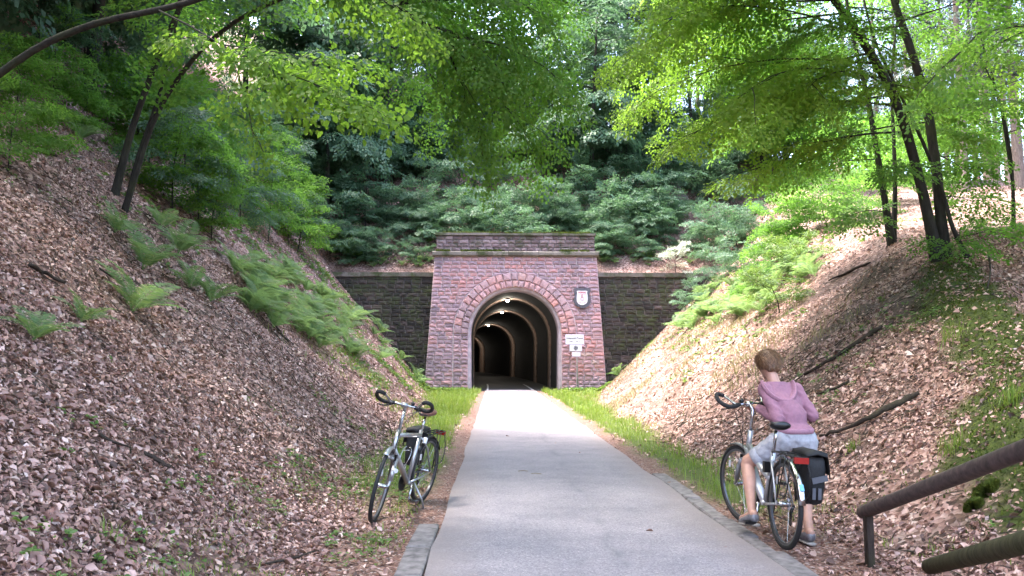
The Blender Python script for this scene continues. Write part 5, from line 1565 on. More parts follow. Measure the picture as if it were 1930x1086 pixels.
def bicycle(label, loc, heading, lean, steer, style, group='parked touring bicycles'):
    """local axes: x forward, y left, z up; origin on the ground under the rear axle"""
    root = tag(empty('bicycle', loc, (lean, 0, heading)), label, 'bicycle', None)
    WR = 0.350; WB = 1.08
    fr = M['silver'] if style == 'left' else M['white_silver']
    low = style != 'left'
    BB = Vector((.44, 0, .285)); ST = Vector((.27, 0, .80 if not low else .72)); SAD = Vector((.215, 0, .985 if not low else .955))
    hl = Vector((.925, 0, .62)); ht = Vector((.845, 0, .855))
    ax_d = (ht - hl).normalized()
    RS = Matrix.Translation(hl) @ Matrix.Rotation(steer, 4, ax_d) @ Matrix.Translation(-hl)
    def st(p): return RS @ Vector(p)
    def wheel(cx, f, name):
        n = 44
        tr = (lambda p: st(p)) if f else (lambda p: Vector(p))
        c = tr((cx, 0, WR))
        w = empty('wheel', (0, 0, 0)); w.parent = root
        mb = MB(); mb.tube([tr(p) for p in ringpts((cx, 0, WR), WR - .020, n)], .0195, 8, closed=True); mb.build('tyre', M['tyre'], w, True)
        mb = MB()
        prof = [(-.011, WR - .036), (.011, WR - .036), (.009, WR - .056), (-.009, WR - .056)]
        vs = []; fs = []
        for k in range(n):
            a = 2 * PI * k / n
            for yy, R in prof: vs.append(tr((cx + R * math.cos(a), yy, WR + R * math.sin(a))))
        for k in range(n):
            for q in range(4):
                fs.append((k * 4 + q, k * 4 + (q + 1) % 4, ((k + 1) % n) * 4 + (q + 1) % 4, ((k + 1) % n) * 4 + q))
        mb.add(vs, fs); mb.build('rim', M['wheel_rim'], w)
        mb = MB(); mb.tube([tr((cx, -.055, WR)), tr((cx, -.03, WR)), tr((cx, .03, WR)), tr((cx, .055, WR))], [.012, .022, .022, .012], 10); mb.build('hub', M['chrome'], w, True)
        mb = MB()
        for k in range(28):
            a = 2 * PI * k / 28; sgn = 1 if k % 2 else -1; b_ = a + (.55 if (k // 2) % 2 else -.55)
            mb.tube([tr((cx + .02 * math.cos(b_), sgn * .028, WR + .02 * math.sin(b_))), tr((cx + (WR - .055) * math.cos(a), 0, WR + (WR - .055) * math.sin(a)))], .0013, 3, cap=False)
        tag(mb.build('spokes', M['chrome'], w), kind='stuff')
        mb = MB(); p = Vector((cx + .17, 0, WR + .16)); mb.box(tr(p), (.02, .012, .06)); mb.build('spoke_reflector', M['white_lens'], w)
        return w
    wheel(0, False, 'rear'); wheel(WB, True, 'front')
    # frame
    mb = MB()
    mb.tube([BB, ST], .020, 10)
    if low:
        tt0, tt1 = ht.lerp(hl, .55), Vector((.335, 0, .50))
        mb.tube([hl.lerp(ht, .25), Vector((.70, 0, .45)), BB], [.036, .040, .034], 12)
        mb.tube([tt0, Vector((.62, 0, .585)), tt1], .026, 10)
    else:
        mb.tube([ht.lerp(hl, .22), ST + Vector((.005, 0, -.05))], [.023, .021], 10)
        mb.tube([hl.lerp(ht, .25), BB], [.028, .030], 10)
    mb.tube([hl, ht], .024, 12)
    mb.tube([BB + Vector((0, -.035, 0)), BB + Vector((0, .035, 0))], .024, 12)
    for s in (-1, 1):
        mb.tube([BB + Vector((-.03, s * .02, 0)), Vector((.22, s * .045, .31)), Vector((0, s * .065, WR))], [.012, .010, .009], 8)
        mb.tube([ST + Vector((.01, s * .012, -.07)), Vector((.16, s * .05, .62)), Vector((0, s * .065, WR))], [.010, .009, .008], 8)
    mb.build('frame', fr, root, True)
    # fork
    mb = MB(); fm = fr if style == 'left' else M['grey_fork']
    crown = hl - ax_d * .03
    mb.tube([st(hl), st(crown)], .022, 10)
    mb.tube([st(crown + Vector((.0, -.06, 0))), st(crown + Vector((0, .06, 0)))], .017, 8)
    for s in (-1, 1):
        mb.tube([st(crown + Vector((0, s * .058, 0))), st((.985, s * .058, .50)), st((1.045, s * .056, WR + .02)), st((WB, s * .055, WR))], [.019, .018, .014, .009], 10)
        mb.tube([st((.975, s * .058, .535)), st((1.03, s * .058, .40))], .022, 10)
    mb.build('fork', fm, root, True)
    mb = MB()
    for s in (-1, 1): mb.box(st((.945, s * .05, .60)), (.03, .018, .07))
    mb.build('brake', M['black_metal'], root)
    # stem and handlebar
    top = Vector((.79, 0, 1.05)); clamp = Vector((.865, 0, 1.10)) if style == 'left' else Vector((.85, 0, 1.09))
    mb = MB(); mb.tube([st(ht), st(top)], .016, 10); mb.tube([st(top - ax_d * .01), st(clamp)], .018, 10); mb.tube([st(clamp + Vector((0, -.03, 0))), st(clamp + Vector((0, .03, 0)))], .024, 10)
    mb.build('stem', M['silver'] if style == 'left' else M['chrome'], root, True)
    hb = empty('handlebar', (0, 0, 0)); hb.parent = root
    mb = MB(); mb.tube([st(clamp + Vector((.0, y_, 0))) for y_ in (-.13, -.05, .05, .13)], .0125, 10)
    for s in (-1, 1):   # bare inner run of each loop
        mb.tube(catmull([st(clamp + Vector(q)) for q in ((0, s * .12, 0), (.02, s * .14, .01), (.07, s * .165, .045), (.115, s * .19, .075))], 3), .0115, 8)
    mb.build('bar', M['chrome'], hb, True)
    tl = math.radians(30)
    for s in (-1, 1):
        loop = [(.115, s * .19, .075), (.14, s * .215, .088), (.135, s * .245, .088), (.10, s * .27, .07), (.04, s * .275, .03), (-.01, s * .258, .003), (-.035, s * .22, -.014), (-.035, s * .175, -.014), (-.02, s * .13, -.006), (0, s * .10, 0)]
        mb = MB(); mb.tube(catmull([st(clamp + Vector(q)) for q in loop], 4), .0185, 10); mb.build('foam_grip', M['foam'], hb, True)
        mb = MB(); mb.tube([st(clamp + Vector(q)) for q in ((.0, s * .14, -.015), (.06, s * .17, -.035), (.07, s * .20, -.04), (.06, s * .25, -.04))], [.009, .008, .007, .005], 6); mb.box(st(clamp + Vector((.0, s * .145, -.01))), (.045, .035, .04))
        mb.build('brake_lever', M['black_metal'], hb, True)
    mb = MB(); mb.ball(st(clamp + Vector((.0, .075, .03))), .022, 8, 6); mb.build('bell', M['black_metal'], hb, True)
    # cables
    for k, s in enumerate((-1, 1, 1)):
        mb = MB(); mb.tube(catmull([st(clamp + Vector((.03, s * .15, -.02))), st(clamp + Vector((.13 - .02 * k, s * (.12 - .05 * k), -.12))), st(clamp + Vector((.10, s * .03, -.30))), st((.95, s * .02, .64))], 5), .0028, 5, cap=False); mb.build('cable', M['black_metal'], root, True)
    # saddle
    mb = MB(); mb.tube([ST, SAD + Vector((-.0, 0, -.05))], .0135, 10); mb.build('seat_post', M['chrome'], root, True)
    mb = MB(); rg = []
    for x_, w_, h_, z_ in ((-.135, .045, .02, .012), (-.125, .075, .032, .008), (-.08, .085, .036, .0), (-.02, .065, .034, -.006), (.04, .035, .03, -.006), (.10, .022, .026, -.004), (.14, .014, .018, -.006), (.15, .005, .008, -.008)):
        rg.append((SAD + Vector((x_, 0, z_ - .005)), Vector((0, w_, 0)), Vector((0, 0, h_))))
    mb.loft(rg, 14); mb.build('saddle', M['brown_leather'] if style == 'left' else M['black_saddle'], root, True)
    # drive train
    mb = MB(); mb.tube([BB + Vector((0, -.052, 0)), BB + Vector((0, -.046, 0))], .095, 28)
    mb.build('chainring', M['black_metal'], root)
    crank_a = math.radians(-90 if style != 'left' else -62)
    for s in (-1, 1):
        c = empty('crank', (0, 0, 0)); c.parent = root
        a = crank_a if s == 1 else crank_a + PI
        e = BB + Vector((.17 * math.cos(a), s * .075, .17 * math.sin(a)))
        mb = MB(); mb.tube([BB + Vector((0, s * .06, 0)), e], [.014, .010], 8); mb.build('crank_arm', M['chrome'], c, True)
        mb = MB(); mb.box(e + Vector((0, s * .055, 0)), (.075, .09, .022)); mb.build('pedal', M['chrome'] if style == 'left' else M['black_metal'], c)
    mb = MB(); mb.tube([(0, -.048, WR), (0, -.030, WR)], [.032, .05], 20); mb.build('cassette', M['chrome'], root)
    mb = MB()
    mb.tube([BB + Vector((.0, -.049, .094)), Vector((0, -.045, WR + .045))], .005, 5); mb.tube([BB + Vector((0, -.049, -.094)), Vector((.03, -.049, .215)), Vector((.0, -.045, .22))], .005, 5); mb.build('chain', M['black_metal'], root)
    mb = MB(); mb.tube([(0, -.07, WR - .01), (.03, -.06, .27), (.01, -.055, .20)], [.016, .013, .008], 8); mb.ball((.01, -.052, .205), (.028, .008, .028), 10, 6); mb.build('rear_derailleur', M['black_metal'], root, True)
    # mudguards
    def guard(cx, a0, a1, f, mat, R=WR + .018):
        mb = MB(); rg = []
        tr = st if f else Vector
        for k in range(16):
            a = math.radians(a0 + (a1 - a0) * k / 15)
            o = Vector((math.cos(a), 0, math.sin(a)))
            vs_ = []
            for q, (yy, dr) in enumerate(((-.027, -.012), (-.018, 0), (0, .004), (.018, 0), (.027, -.012))):
                p = Vector((cx, 0, WR)) + o * (R + dr); vs_.append(tr((p.x, yy, p.z)))
            rg.append(vs_)
        n_ = 5; V_ = [p for q in rg for p in q]
        mb.add(V_, [(i * n_ + k, i * n_ + k + 1, (i + 1) * n_ + k + 1, (i + 1) * n_ + k) for i in range(15) for k in range(4)])
        o = mb.build('mudguard', mat, root, True)
        sm = o.modifiers.new('thickness', 'SOLIDIFY'); sm.thickness = .002
        return o
    if style == 'left':
        guard(WB, 62, 128, True, M['silver']); guard(0, 40, 150, False, M['black_metal'])
    else:
        guard(WB, 70, 120, True, M['grey_fork']); g_ = guard(0, 60, 172, False, M['chrome'])
        mb = MB(); a = math.radians(152); p = Vector((math.cos(a) * (WR + .026), 0, WR + math.sin(a) * (WR + .026))); mb.box(p, (.012, .03, .05), Matrix.Rotation(-math.radians(152 - 90) + PI / 2, 3, 'Y')); mb.build('sticker', M['sticker'], g_)
    # rack
    mb = MB(); z_ = .745
    for s in (-1, 1):
        mb.tube([(.17, s * .05, z_), (-.02, s * .06, z_ + .005), (-.27, s * .06, z_ + .005), (-.30, s * .03, z_ + .005)], .0055, 6)
        mb.tube([(-.06, s * .06, z_), (-.02, s * .075, WR + .03)], .005, 6)
        mb.tube([(-.17, s * .06, z_), (-.02, s * .075, WR + .03)], .005, 6)
        mb.tube(catmull([(-.26, s * .065, z_ - .02), (-.29, s * .085, z_ - .16), (-.24, s * .09, z_ - .30), (-.06, s * .08, WR + .05)], 3), .005, 6)
        mb.tube([(.17, s * .05, z_), (.23, s * .02, .70)], .005, 6)
    for x_ in (-.30, -.18, -.05, .08): mb.tube([(x_, -.055, z_ + .005), (x_, .055, z_ + .005)], .005, 6)
    mb.tube([(.12, 0, z_ + .006), (-.28, 0, z_ + .006)], .006, 6)
    mb.build('rack', M['black_metal'], root, True)
    mb = MB(); mb.box((-.315, 0, z_ - .02), (.02, .11, .045)); mb.build('rear_light', M['red_lens'], root)
    # kickstand on the left side
    if style == 'left':
        mb = MB(); mb.tube([(.33, .03, .27), (.30, .13, .12), (.285, .175, -.005 + .0)], [.012, .010, .010], 8); mb.tube([(.285, .175, .0), (.31, .19, -.012)], .012, 6); mb.build('kickstand', M['silver'], root, True)
        mb = MB()
        for s in (-1, 1): mb.tube(catmull([(.62, s * .01, .46), (.60, s * .045, .55), (.56, s * .045, .62), (.54, s * .02, .66)], 4), .003, 6)
        mb.tube(catmull([(.55, -.045, .61), (.52, 0, .62), (.55, .045, .61)], 4), .003, 6); mb.build('bottle_cage', M['chrome'], root, True)
        mb = MB(); mb.tube([st((1.0, .075, .50)), st((1.02, .09, .50))], .022, 10); mb.build('fork_reflector', M['white_lens'], root)
        mb = MB(); mb.tube([(.225, .035, .665), (.20, .035, .72)], .024, 12); mb.build('lock_holder', M['white_lens'], root)
    else:
        mb = MB(); mb.box((.30, .045, .60), (.05, .05, .09)); mb.build('frame_lock', M['black_metal'], root)
    return root

HB = math.atan2(-1.05, -.33)
LB_REAR = Vector((-.80, 8.60, 0))
lb = bicycle('silver touring bicycle parked on its kickstand on the left verge', (LB_REAR.x, LB_REAR.y, gz(-.8, 8.45) + .0), HB, math.radians(-9), math.radians(14), 'left')
RB_REAR = Vector((2.275, 6.32, 0))
rb = bicycle('pale touring bicycle straddled by the woman at the right edge of the path', (RB_REAR.x, RB_REAR.y, .03), math.radians(90.5), math.radians(3.0), math.radians(13), 'right')

# ------------------------------------------------------------------ panniers
def pannier(label, root, cx, side, zt, w, d, h, style):
    """box bag hanging from the rack; side = -1 right, 1 left (bicycle axes)"""
    Mx = root.matrix_basis
    c0 = Vector((cx, side * (.075 + d / 2), zt))
    base = Mx @ c0
    e = tag(empty('pannier_bag', base, root.rotation_euler), label, 'bag')
    mb = MB(); rg = []
    for z_, kx, ky, ox in ((-h, .80, .75, .01), (-h * .96, .92, .92, .01), (-h * .6, 1.0, 1.06, .005), (-h * .25, 1.02, 1.1, 0), (-.03, 1.0, 1.02, 0), (0, .92, .85, 0)):
        rg.append((z_, kx * w / 2, ky * d / 2, ox))
    vs = []; fs = []; n_ = 20
    for z_, a, b_, ox in rg:
        for k in range(n_):
            t = 2 * PI * k / n_; c_, s_ = math.cos(t), math.sin(t)
            x_ = a * math.copysign(abs(c_) ** .45, c_); y_ = b_ * math.copysign(abs(s_) ** .45, s_)
            vs.append((x_ + ox, y_ + .006 * math.sin(9 * z_ + k), z_ + .006 * math.sin(k * 1.7)))
    for i in range(len(rg) - 1):
        for k in range(n_):
            fs.append((i * n_ + k, i * n_ + (k + 1) % n_, (i + 1) * n_ + (k + 1) % n_, (i + 1) * n_ + k))
    fs.append(tuple(range(n_))); fs.append(tuple((len(rg) - 1) * n_ + k for k in range(n_ - 1, -1, -1)))
    mb.add(vs, fs); mb.build('bag_body', M['bag'], e, True)
    mb = MB()   # lid that folds over the top and down the outside
    P = [(0, -d * .52, -.02), (0, -d * .50, .03), (0, 0, .045), (0, d * .52, .03), (0, d * .62, -.05), (0, d * .64, -.13)]
    rows = []
    for q in P:
        for x_ in (-.52, -.48, -.2, .2, .48, .52):
            dz = -.03 if abs(x_) > .5 else 0
            rows.append((x_ * w, side * q[1], q[2] + dz + .004 * math.sin(x_ * 19)))
    fs = [(i * 6 + k, i * 6 + k + 1, (i + 1) * 6 + k + 1, (i + 1) * 6 + k) for i in range(len(P) - 1) for k in range(5)]
    mb.add(rows, fs); o = mb.build('lid', M['bag'], e, True); o.modifiers.new('thickness', 'SOLIDIFY').thickness = .006
    back = -w / 2
    if style == 'right':
        for k in (-1, 1):
            mb = MB(); mb.box((back - .008, side * (k * .022), -h + .085), (.006, .026, .085)); mb.build('reflective_stripe', M['reflect'], e)
        mb = MB(); mb.box((back - .012, side * .02, -h * .46), (.006, .12, .045), Matrix.Rotation(side * .25, 3, 'X')); mb.build('grey_flap', M['reflect'], e)
        mb = MB(); mb.box((0, side * (d * .64), -.17), (.03, .01, .12)); mb.build('buckle_strap', M['black_metal'], e)
    else:
        mb = MB(); mb.box((0, side * (d * .63), -.17), (.03, .01, .12)); mb.build('buckle_strap', M['black_metal'], e)
    return e
pannier('bulky black pannier with two grey reflective stripes on the straddled bicycle', rb, -.10, -1, .75, .29, .15, .36, 'right')
pannier('rounded black pannier on the far side of the parked silver bicycle', lb, -.02, -1, .745, .30, .14, .36, 'left')

# ================================================================== the woman
M['skin'] = simple_mat('skin', (0.45, 0.25, 0.185), 0.5, var=0.14, scale=14)
M['hair'] = simple_mat('reddish_brown_hair', (0.13, 0.072, 0.038), 0.5, var=0.5, scale=60, bmp=.5)
M['hoodie'] = simple_mat('pink_mauve_jersey', (0.265, 0.128, 0.175), 0.9, var=0.10, scale=45, bmp=.25)
M['hoodie_hem'] = simple_mat('pink_mauve_ribbing', (0.31, 0.16, 0.21), 0.9, var=0.10, scale=90, bmp=.3)
M['shorts'] = simple_mat('pale_grey_shorts', (0.33, 0.33, 0.36), 0.85, var=0.14, scale=40, bmp=.2)
M['shoe'] = simple_mat('silver_grey_shoe', (0.19, 0.19, 0.21), 0.35, .35, var=0.3, scale=40)
M['sole'] = simple_mat('shoe_sole', (0.30, 0.27, 0.24), 0.8, var=0.2, scale=40)
M['eye'] = simple_mat('eye', (0.05, 0.04, 0.035), 0.2)

def remesh(name, mb, mat, parent, voxel, it, ratio=.4, fn=None):
    o = mb.build(name, mat, None, True)
    m_ = o.modifiers.new('r', 'REMESH'); m_.mode = 'VOXEL'; m_.voxel_size = voxel; m_.use_smooth_shade = True
    s_ = o.modifiers.new('s', 'SMOOTH'); s_.iterations = it; s_.factor = .5
    if ratio < 1:
        d_ = o.modifiers.new('d', 'DECIMATE'); d_.ratio = ratio
    dg = bpy.context.evaluated_depsgraph_get()
    me = bpy.data.meshes.new_from_object(o.evaluated_get(dg))
    old = o.data; o.modifiers.clear(); o.data = me; bpy.data.meshes.remove(old)
    me.name = name
    if fn:
        n = len(me.vertices); co = np.empty(n * 3); me.vertices.foreach_get('co', co); nr = np.empty(n * 3); me.vertices.foreach_get('normal', nr)
        me.vertices.foreach_set('co', fn(co.reshape(-1, 3), nr.reshape(-1, 3)).ravel())
    me.polygons.foreach_set('use_smooth', [True] * len(me.polygons)); me.update()
    o.parent = parent
    return o
WB0 = Vector((2.60, 6.75, 0.0))
woman = tag(empty('person', WB0), 'person in a pink hoodie and pale shorts straddling a bicycle, back to the viewer', 'person')
def mbw(): return MB(WB0)
fw = Vector((-.16, .98, 0)).normalized(); rt = Vector((.98, .16, 0)).normalized()
hipL, hipR = Vector((2.50, 6.86, .82)), Vector((2.69, 6.88, .82))
kneeL, ankL = Vector((2.235, 7.05, .595)), Vector((2.185, 6.80, .235))
kneeR, ankR = Vector((2.68, 6.90, .46)), Vector((2.585, 6.60, .125))
pelv = Vector((2.60, 6.87, .86)); waist = Vector((2.585, 6.92, 1.0)); chest = Vector((2.545, 7.0, 1.17)); neck0 = Vector((2.505, 7.06, 1.315)); headc = Vector((2.475, 7.13, 1.475))
shL, shR = Vector((2.40, 7.01, 1.262)), Vector((2.69, 7.06, 1.252))
elL, elR = Vector((2.445, 6.84, 1.01)), Vector((2.80, 6.98, 1.03))
haL, haR = Vector((2.355, 7.135, 1.095)), Vector((2.56, 7.20, 1.11))
def limb_pts(mb, pts, rs, n=12):
    P = [Vector(p) for p in pts]; mb.tube(P, rs, n)
    mb.ball(P[0], rs[0], n, 8); mb.ball(P[-1], rs[-1], n, 8)
hd = (fw * .86 + Vector((-.28, 0, -.38))).normalized()          # where the face looks: ahead, a little left and down
hup = (Vector((-.05, .12, 1)) - hd * hd.dot(Vector((-.05, .12, 1)))).normalized(); hrt = hd.cross(hup)
RH = Matrix((hrt, hd, hup)).transposed()
body = mbw()
limb_pts(body, [hipL, hipL.lerp(kneeL, .5), kneeL + Vector((0, -.0, .02)), kneeL], [.090, .080, .060, .056])
limb_pts(body, [kneeL, kneeL.lerp(ankL, .3) + Vector((0, -.012, 0)), kneeL.lerp(ankL, .65), ankL], [.056, .058, .044, .034])
limb_pts(body, [hipR, hipR.lerp(kneeR, .5), kneeR], [.092, .080, .057])
limb_pts(body, [kneeR, kneeR.lerp(ankR, .3) + Vector((0, -.014, 0)), kneeR.lerp(ankR, .65), ankR], [.056, .059, .044, .034])
def foot(ank, d, pitch):
    d = Vector((d[0], d[1], pitch)).normalized()
    limb_pts(body, [ank + Vector((0, 0, -.02)) - d * .03, ank + d * .10 + Vector((0, 0, -.055)), ank + d * .17 + Vector((0, 0, -.07))], [.036, .032, .026])
    return d
fdL = foot(ankL, (-.22, .97), -.12); fdR = foot(ankR, (-.12, .98), 0.0)
body.loft([(pelv + Vector((0, 0, -.09)), rt * .11, fw * .09), (pelv, rt * .165, fw * .115), (waist, rt * .128, fw * .088), (chest, rt * .148, fw * .105), (neck0 + Vector((0, 0, -.05)), rt * .13, fw * .07), (neck0, rt * .07, fw * .055)], 18)
for sh, el_, ha in ((shL, elL, haL), (shR, elR, haR)):
    limb_pts(body, [sh, sh.lerp(el_, .5), el_], [.048, .042, .036]); limb_pts(body, [el_, el_.lerp(ha, .35), ha], [.037, .035, .025])
limb_pts(body, [neck0 + Vector((0, -.01, -.03)), neck0.lerp(headc, .6)], [.056, .050])
body.ball(headc + hup * .015, (.073, .092, .100), 18, 12, RH); body.ball(headc + hd * .025 - hup * .05, (.056, .066, .062), 14, 10, RH)
body.ball(headc + hd * .100 - hup * .015, (.011, .016, .022), 8, 6, RH)
body.ball(headc + hd * .086 - hup * .058, (.022, .012, .009), 8, 6, RH); body.ball(headc + hd * .082 - hup * .095, (.020, .014, .014), 8, 6, RH)
for s in (-1, 1): body.ball(headc + hrt * (s * .074) - hup * .005 - hd * .005, (.010, .018, .030), 8, 6, RH)
def hand(ha, pd, curl, side):
    """palm plus five bent fingers closing on a bar that runs along pd"""
    pd = pd.normalized(); out = (ha - (elL if side < 0 else elR)).normalized(); nrm = out.cross(pd).normalized()
    if nrm.z < 0: nrm = -nrm
    c = ha + out * .035
    body.ball(c, (.040, .014, .040), 10, 7, Matrix((pd, nrm, out)).transposed())
    for k, (o_, l_) in enumerate(((-.030, .062), (-.010, .072), (.010, .070), (.030, .054))):
        b0 = c + pd * o_ + out * .032
        b1 = b0 + (out * .75 - nrm * .45) * l_ * .5; b2 = b1 + (-out * .25 - nrm * .95) * l_ * .45; b3 = b2 + (-out * .9 - nrm * .2) * l_ * .35
        limb_pts(body, [b0, b1, b2, b3], [.0095, .009, .0085, .0075], 8)
    b0 = c + pd * (-side * .032) - out * .01; b1 = b0 + (pd * (-side) * .5 + out * .5 - nrm * .5) * .035; b2 = b1 + (out * .8 - nrm * .5) * .03
    limb_pts(body, [b0, b1, b2], [.011, .010, .0085], 8)
hand(haL, Vector((1, .15, 0)), 1, -1); hand(haR, Vector((1, .15, 0)), 1, 1)
remesh('body', body, M['skin'], woman, .0065, 5, .35)
for s in (-1, 1):
    mb = mbw(); mb.ball(headc + hrt * (s * .031) + hd * .083 + hup * .012, .011, 8, 6); mb.build('eye', M['eye'], woman, True)
# hoodie
def wr(co, nr):
    w = WB0
    P = co + np.array(w)
    out = np.empty(len(P))
    for i, p in enumerate(P):
        q = Vector((p[0] * 5, p[1] * 5, p[2] * 13 + p[0] * 8))
        out[i] = .013 * (1 - 2.2 * abs(mnoise.noise(q))) * .6 + .006 * mnoise.noise(q * 2.3)
    return co + nr * out[:, None]
h = mbw()
h.loft([(pelv + Vector((0, 0, .035)), rt * .160, fw * .122), (pelv + Vector((0, 0, .06)), rt * .163, fw * .126), (waist + Vector((0, 0, -.03)), rt * .138, fw * .116), (waist + Vector((0, 0, .05)), rt * .136, fw * .112), (chest, rt * .158, fw * .132), (neck0 + Vector((0, 0, -.065)), rt * .155, fw * .095), (neck0 + Vector((0, 0, -.012)), rt * .085, fw * .075)], 22)
for sh, el_, ha in ((shL, elL, haL), (shR, elR, haR)):
    limb_pts(h, [sh + Vector((0, 0, .0)), sh.lerp(el_, .5), el_ + (el_ - sh) * .03], [.060, .056, .050]); limb_pts(h, [el_, el_.lerp(ha, .4), el_.lerp(ha, .80)], [.054, .046, .037])
remesh('hoodie', h, M['hoodie'], woman, .008, 6, .5, wr)
# hood lying on the back: a drooping double fold
hm = mbw()
nb = neck0 + Vector((0, 0, -.02))
pts = []
for k in range(15):
    t = PI * (1.06 * k / 14 - .03)
    pts.append(nb + rt * (.150 * math.cos(t)) - fw * (.05 + .125 * math.sin(t)) + Vector((0, 0, .02 - .155 * math.sin(t))))
hm.tube(pts, [.016] + [.018 + .008 * math.sin(PI * k / 14) for k in range(1, 14)] + [.016], 10)
rows = []
for k in range(15):
    t = PI * (1.06 * k / 14 - .03)
    a_ = nb + rt * (.075 * math.cos(t)) - fw * (.02 + .045 * math.sin(t)) + Vector((0, 0, .035))
    rows.append([a_.lerp(pts[k], u) + Vector((0, 0, -.012 * math.sin(PI * u))) for u in (0, .25, .5, .75, 1)])
vs = [p for q in rows for p in q] + [p - Vector((0, 0, .022)) + fw * .02 for q in rows for p in q]
fs = []; n_ = 5; off = 75
for i in range(14):
    for k in range(4):
        a_, b_, c_, d_ = i * n_ + k, i * n_ + k + 1, (i + 1) * n_ + k + 1, (i + 1) * n_ + k
        fs += [(a_, b_, c_, d_), (off + d_, off + c_, off + b_, off + a_)]
    fs += [(i * n_, (i + 1) * n_, off + (i + 1) * n_, off + i * n_), (i * n_ + 4, off + i * n_ + 4, off + (i + 1) * n_ + 4, (i + 1) * n_ + 4)]
fs += [tuple(range(5)) + tuple(off + k for k in range(4, -1, -1)), tuple(70 + k for k in range(4, -1, -1)) + tuple(off + 70 + k for k in range(5))]
hm.add(vs, fs)
remesh('hood', hm, M['hoodie'], woman, .007, 4, .6)
mb = mbw(); mb.tube([p + Vector((0, 0, .006)) - fw * .018 for p in pts], .008, 8); mb.build('hood_seam', M['hoodie_hem'], woman, True)
mb = mbw()
mb.loft([(pelv + Vector((0, 0, .022)), rt * .157, fw * .119), (pelv + Vector((0, 0, .026)), rt * .168, fw * .130), (pelv + Vector((0, 0, .062)), rt * .170, fw * .132), (pelv + Vector((0, 0, .068)), rt * .161, fw * .124)], 26, False); mb.build('hem', M['hoodie_hem'], woman, True)
for el_, ha in ((elL, haL), (elR, haR)):
    d_ = (ha - el_).normalized(); c_ = el_.lerp(ha, .80); mb = mbw(); mb.tube([c_ - d_ * .03, c_ - d_ * .025, c_ + d_ * .025, c_ + d_ * .03], [.034, .040, .037, .031], 14); mb.build('cuff', M['hoodie_hem'], woman, True)
# shorts
s2_ = mbw()
s2_.loft([(pelv + Vector((0, 0, -.115)), rt * .12, fw * .10), (pelv + Vector((0, 0, -.04)), rt * .170, fw * .128), (pelv + Vector((0, 0, .01)), rt * .164, fw * .122), (pelv + Vector((0, 0, .05)), rt * .154, fw * .118)], 20)
limb_pts(s2_, [hipL, hipL.lerp(kneeL, .3), hipL.lerp(kneeL, .62)], [.106, .100, .088]); limb_pts(s2_, [hipR, hipR.lerp(kneeR, .3), hipR.lerp(kneeR, .55)], [.106, .098, .088])
remesh('shorts', s2_, M['shorts'], woman, .008, 4, .5, wr)
for hp, kn, t in ((hipL, kneeL, .70), (hipR, kneeR, .66)):
    d_ = (kn - hp).normalized(); c_ = hp.lerp(kn, t); mb = mbw(); mb.tube([c_ - d_ * .045, c_ - d_ * .04, c_ + d_ * .03, c_ + d_ * .035], [.082, .092, .088, .078], 18); mb.build('shorts_cuff', M['shorts'], woman, True)
# shoes
for ank, d in ((ankL, fdL), (ankR, fdR)):
    e_ = empty('shoe', (0, 0, 0)); e_.parent = woman
    side_ = Vector((d.y, -d.x, 0)).normalized(); up_ = side_.cross(d).normalized()
    mb = mbw(); rg = []
    for t, w_, h_, z_ in ((-.062, .020, .022, -.045), (-.052, .034, .040, -.050), (-.015, .040, .052, -.045), (.04, .042, .046, -.060), (.10, .046, .034, -.075), (.15, .044, .028, -.082), (.185, .030, .020, -.088), (.20, .012, .010, -.090)):
        rg.append((ank + d * t + up_ * z_, side_ * w_, up_ * h_))
    mb.loft(rg, 14); mb.build('upper', M['shoe'], e_, True)
    mb = mbw(); rg = []
    for t, w_ in ((-.068, .022), (-.055, .038), (0, .044), (.06, .044), (.12, .050), (.165, .046), (.195, .032), (.212, .014)):
        rg.append((ank + d * t + up_ * -.108, side_ * w_, up_ * .014))
    mb.loft(rg, 12); mb.build('sole', M['sole'], e_, True)
# hair: short, full at the back, swept
hr = mbw()
hr.ball(headc + hup * .034 - hd * .012, (.101, .114, .100), 18, 12, RH); hr.ball(headc - hd * .05 - hup * .024, (.084, .066, .070), 14, 10, RH); hr.ball(headc + hup * .075 + hd * .03, (.070, .062, .040), 12, 8, RH)
for s in (-1, 1): hr.ball(headc + hrt * (s * .070) + hup * .018 - hd * .01, (.028, .058, .062), 10, 8, RH)
def hairn(co, nr):
    out = np.array([.013 * mnoise.noise(Vector((p[0] * 34, p[1] * 34, p[2] * 13))) + .012 * mnoise.noise(Vector((p[0] * 85, p[1] * 85, p[2] * 28))) for p in co])
    return co + nr * out[:, None]
hairo = remesh('hair', hr, M['hair'], woman, .006, 4, .8, hairn)
rh = random.Random(3); mb = mbw()
M['hair_strand'] = leaf_mat('hair_strand', [(0, (0.07, 0.035, 0.02)), (.5, (0.18, 0.095, 0.05)), (1, (0.36, 0.21, 0.11))], (0.3, 0.15, 0.08), .15, .4)
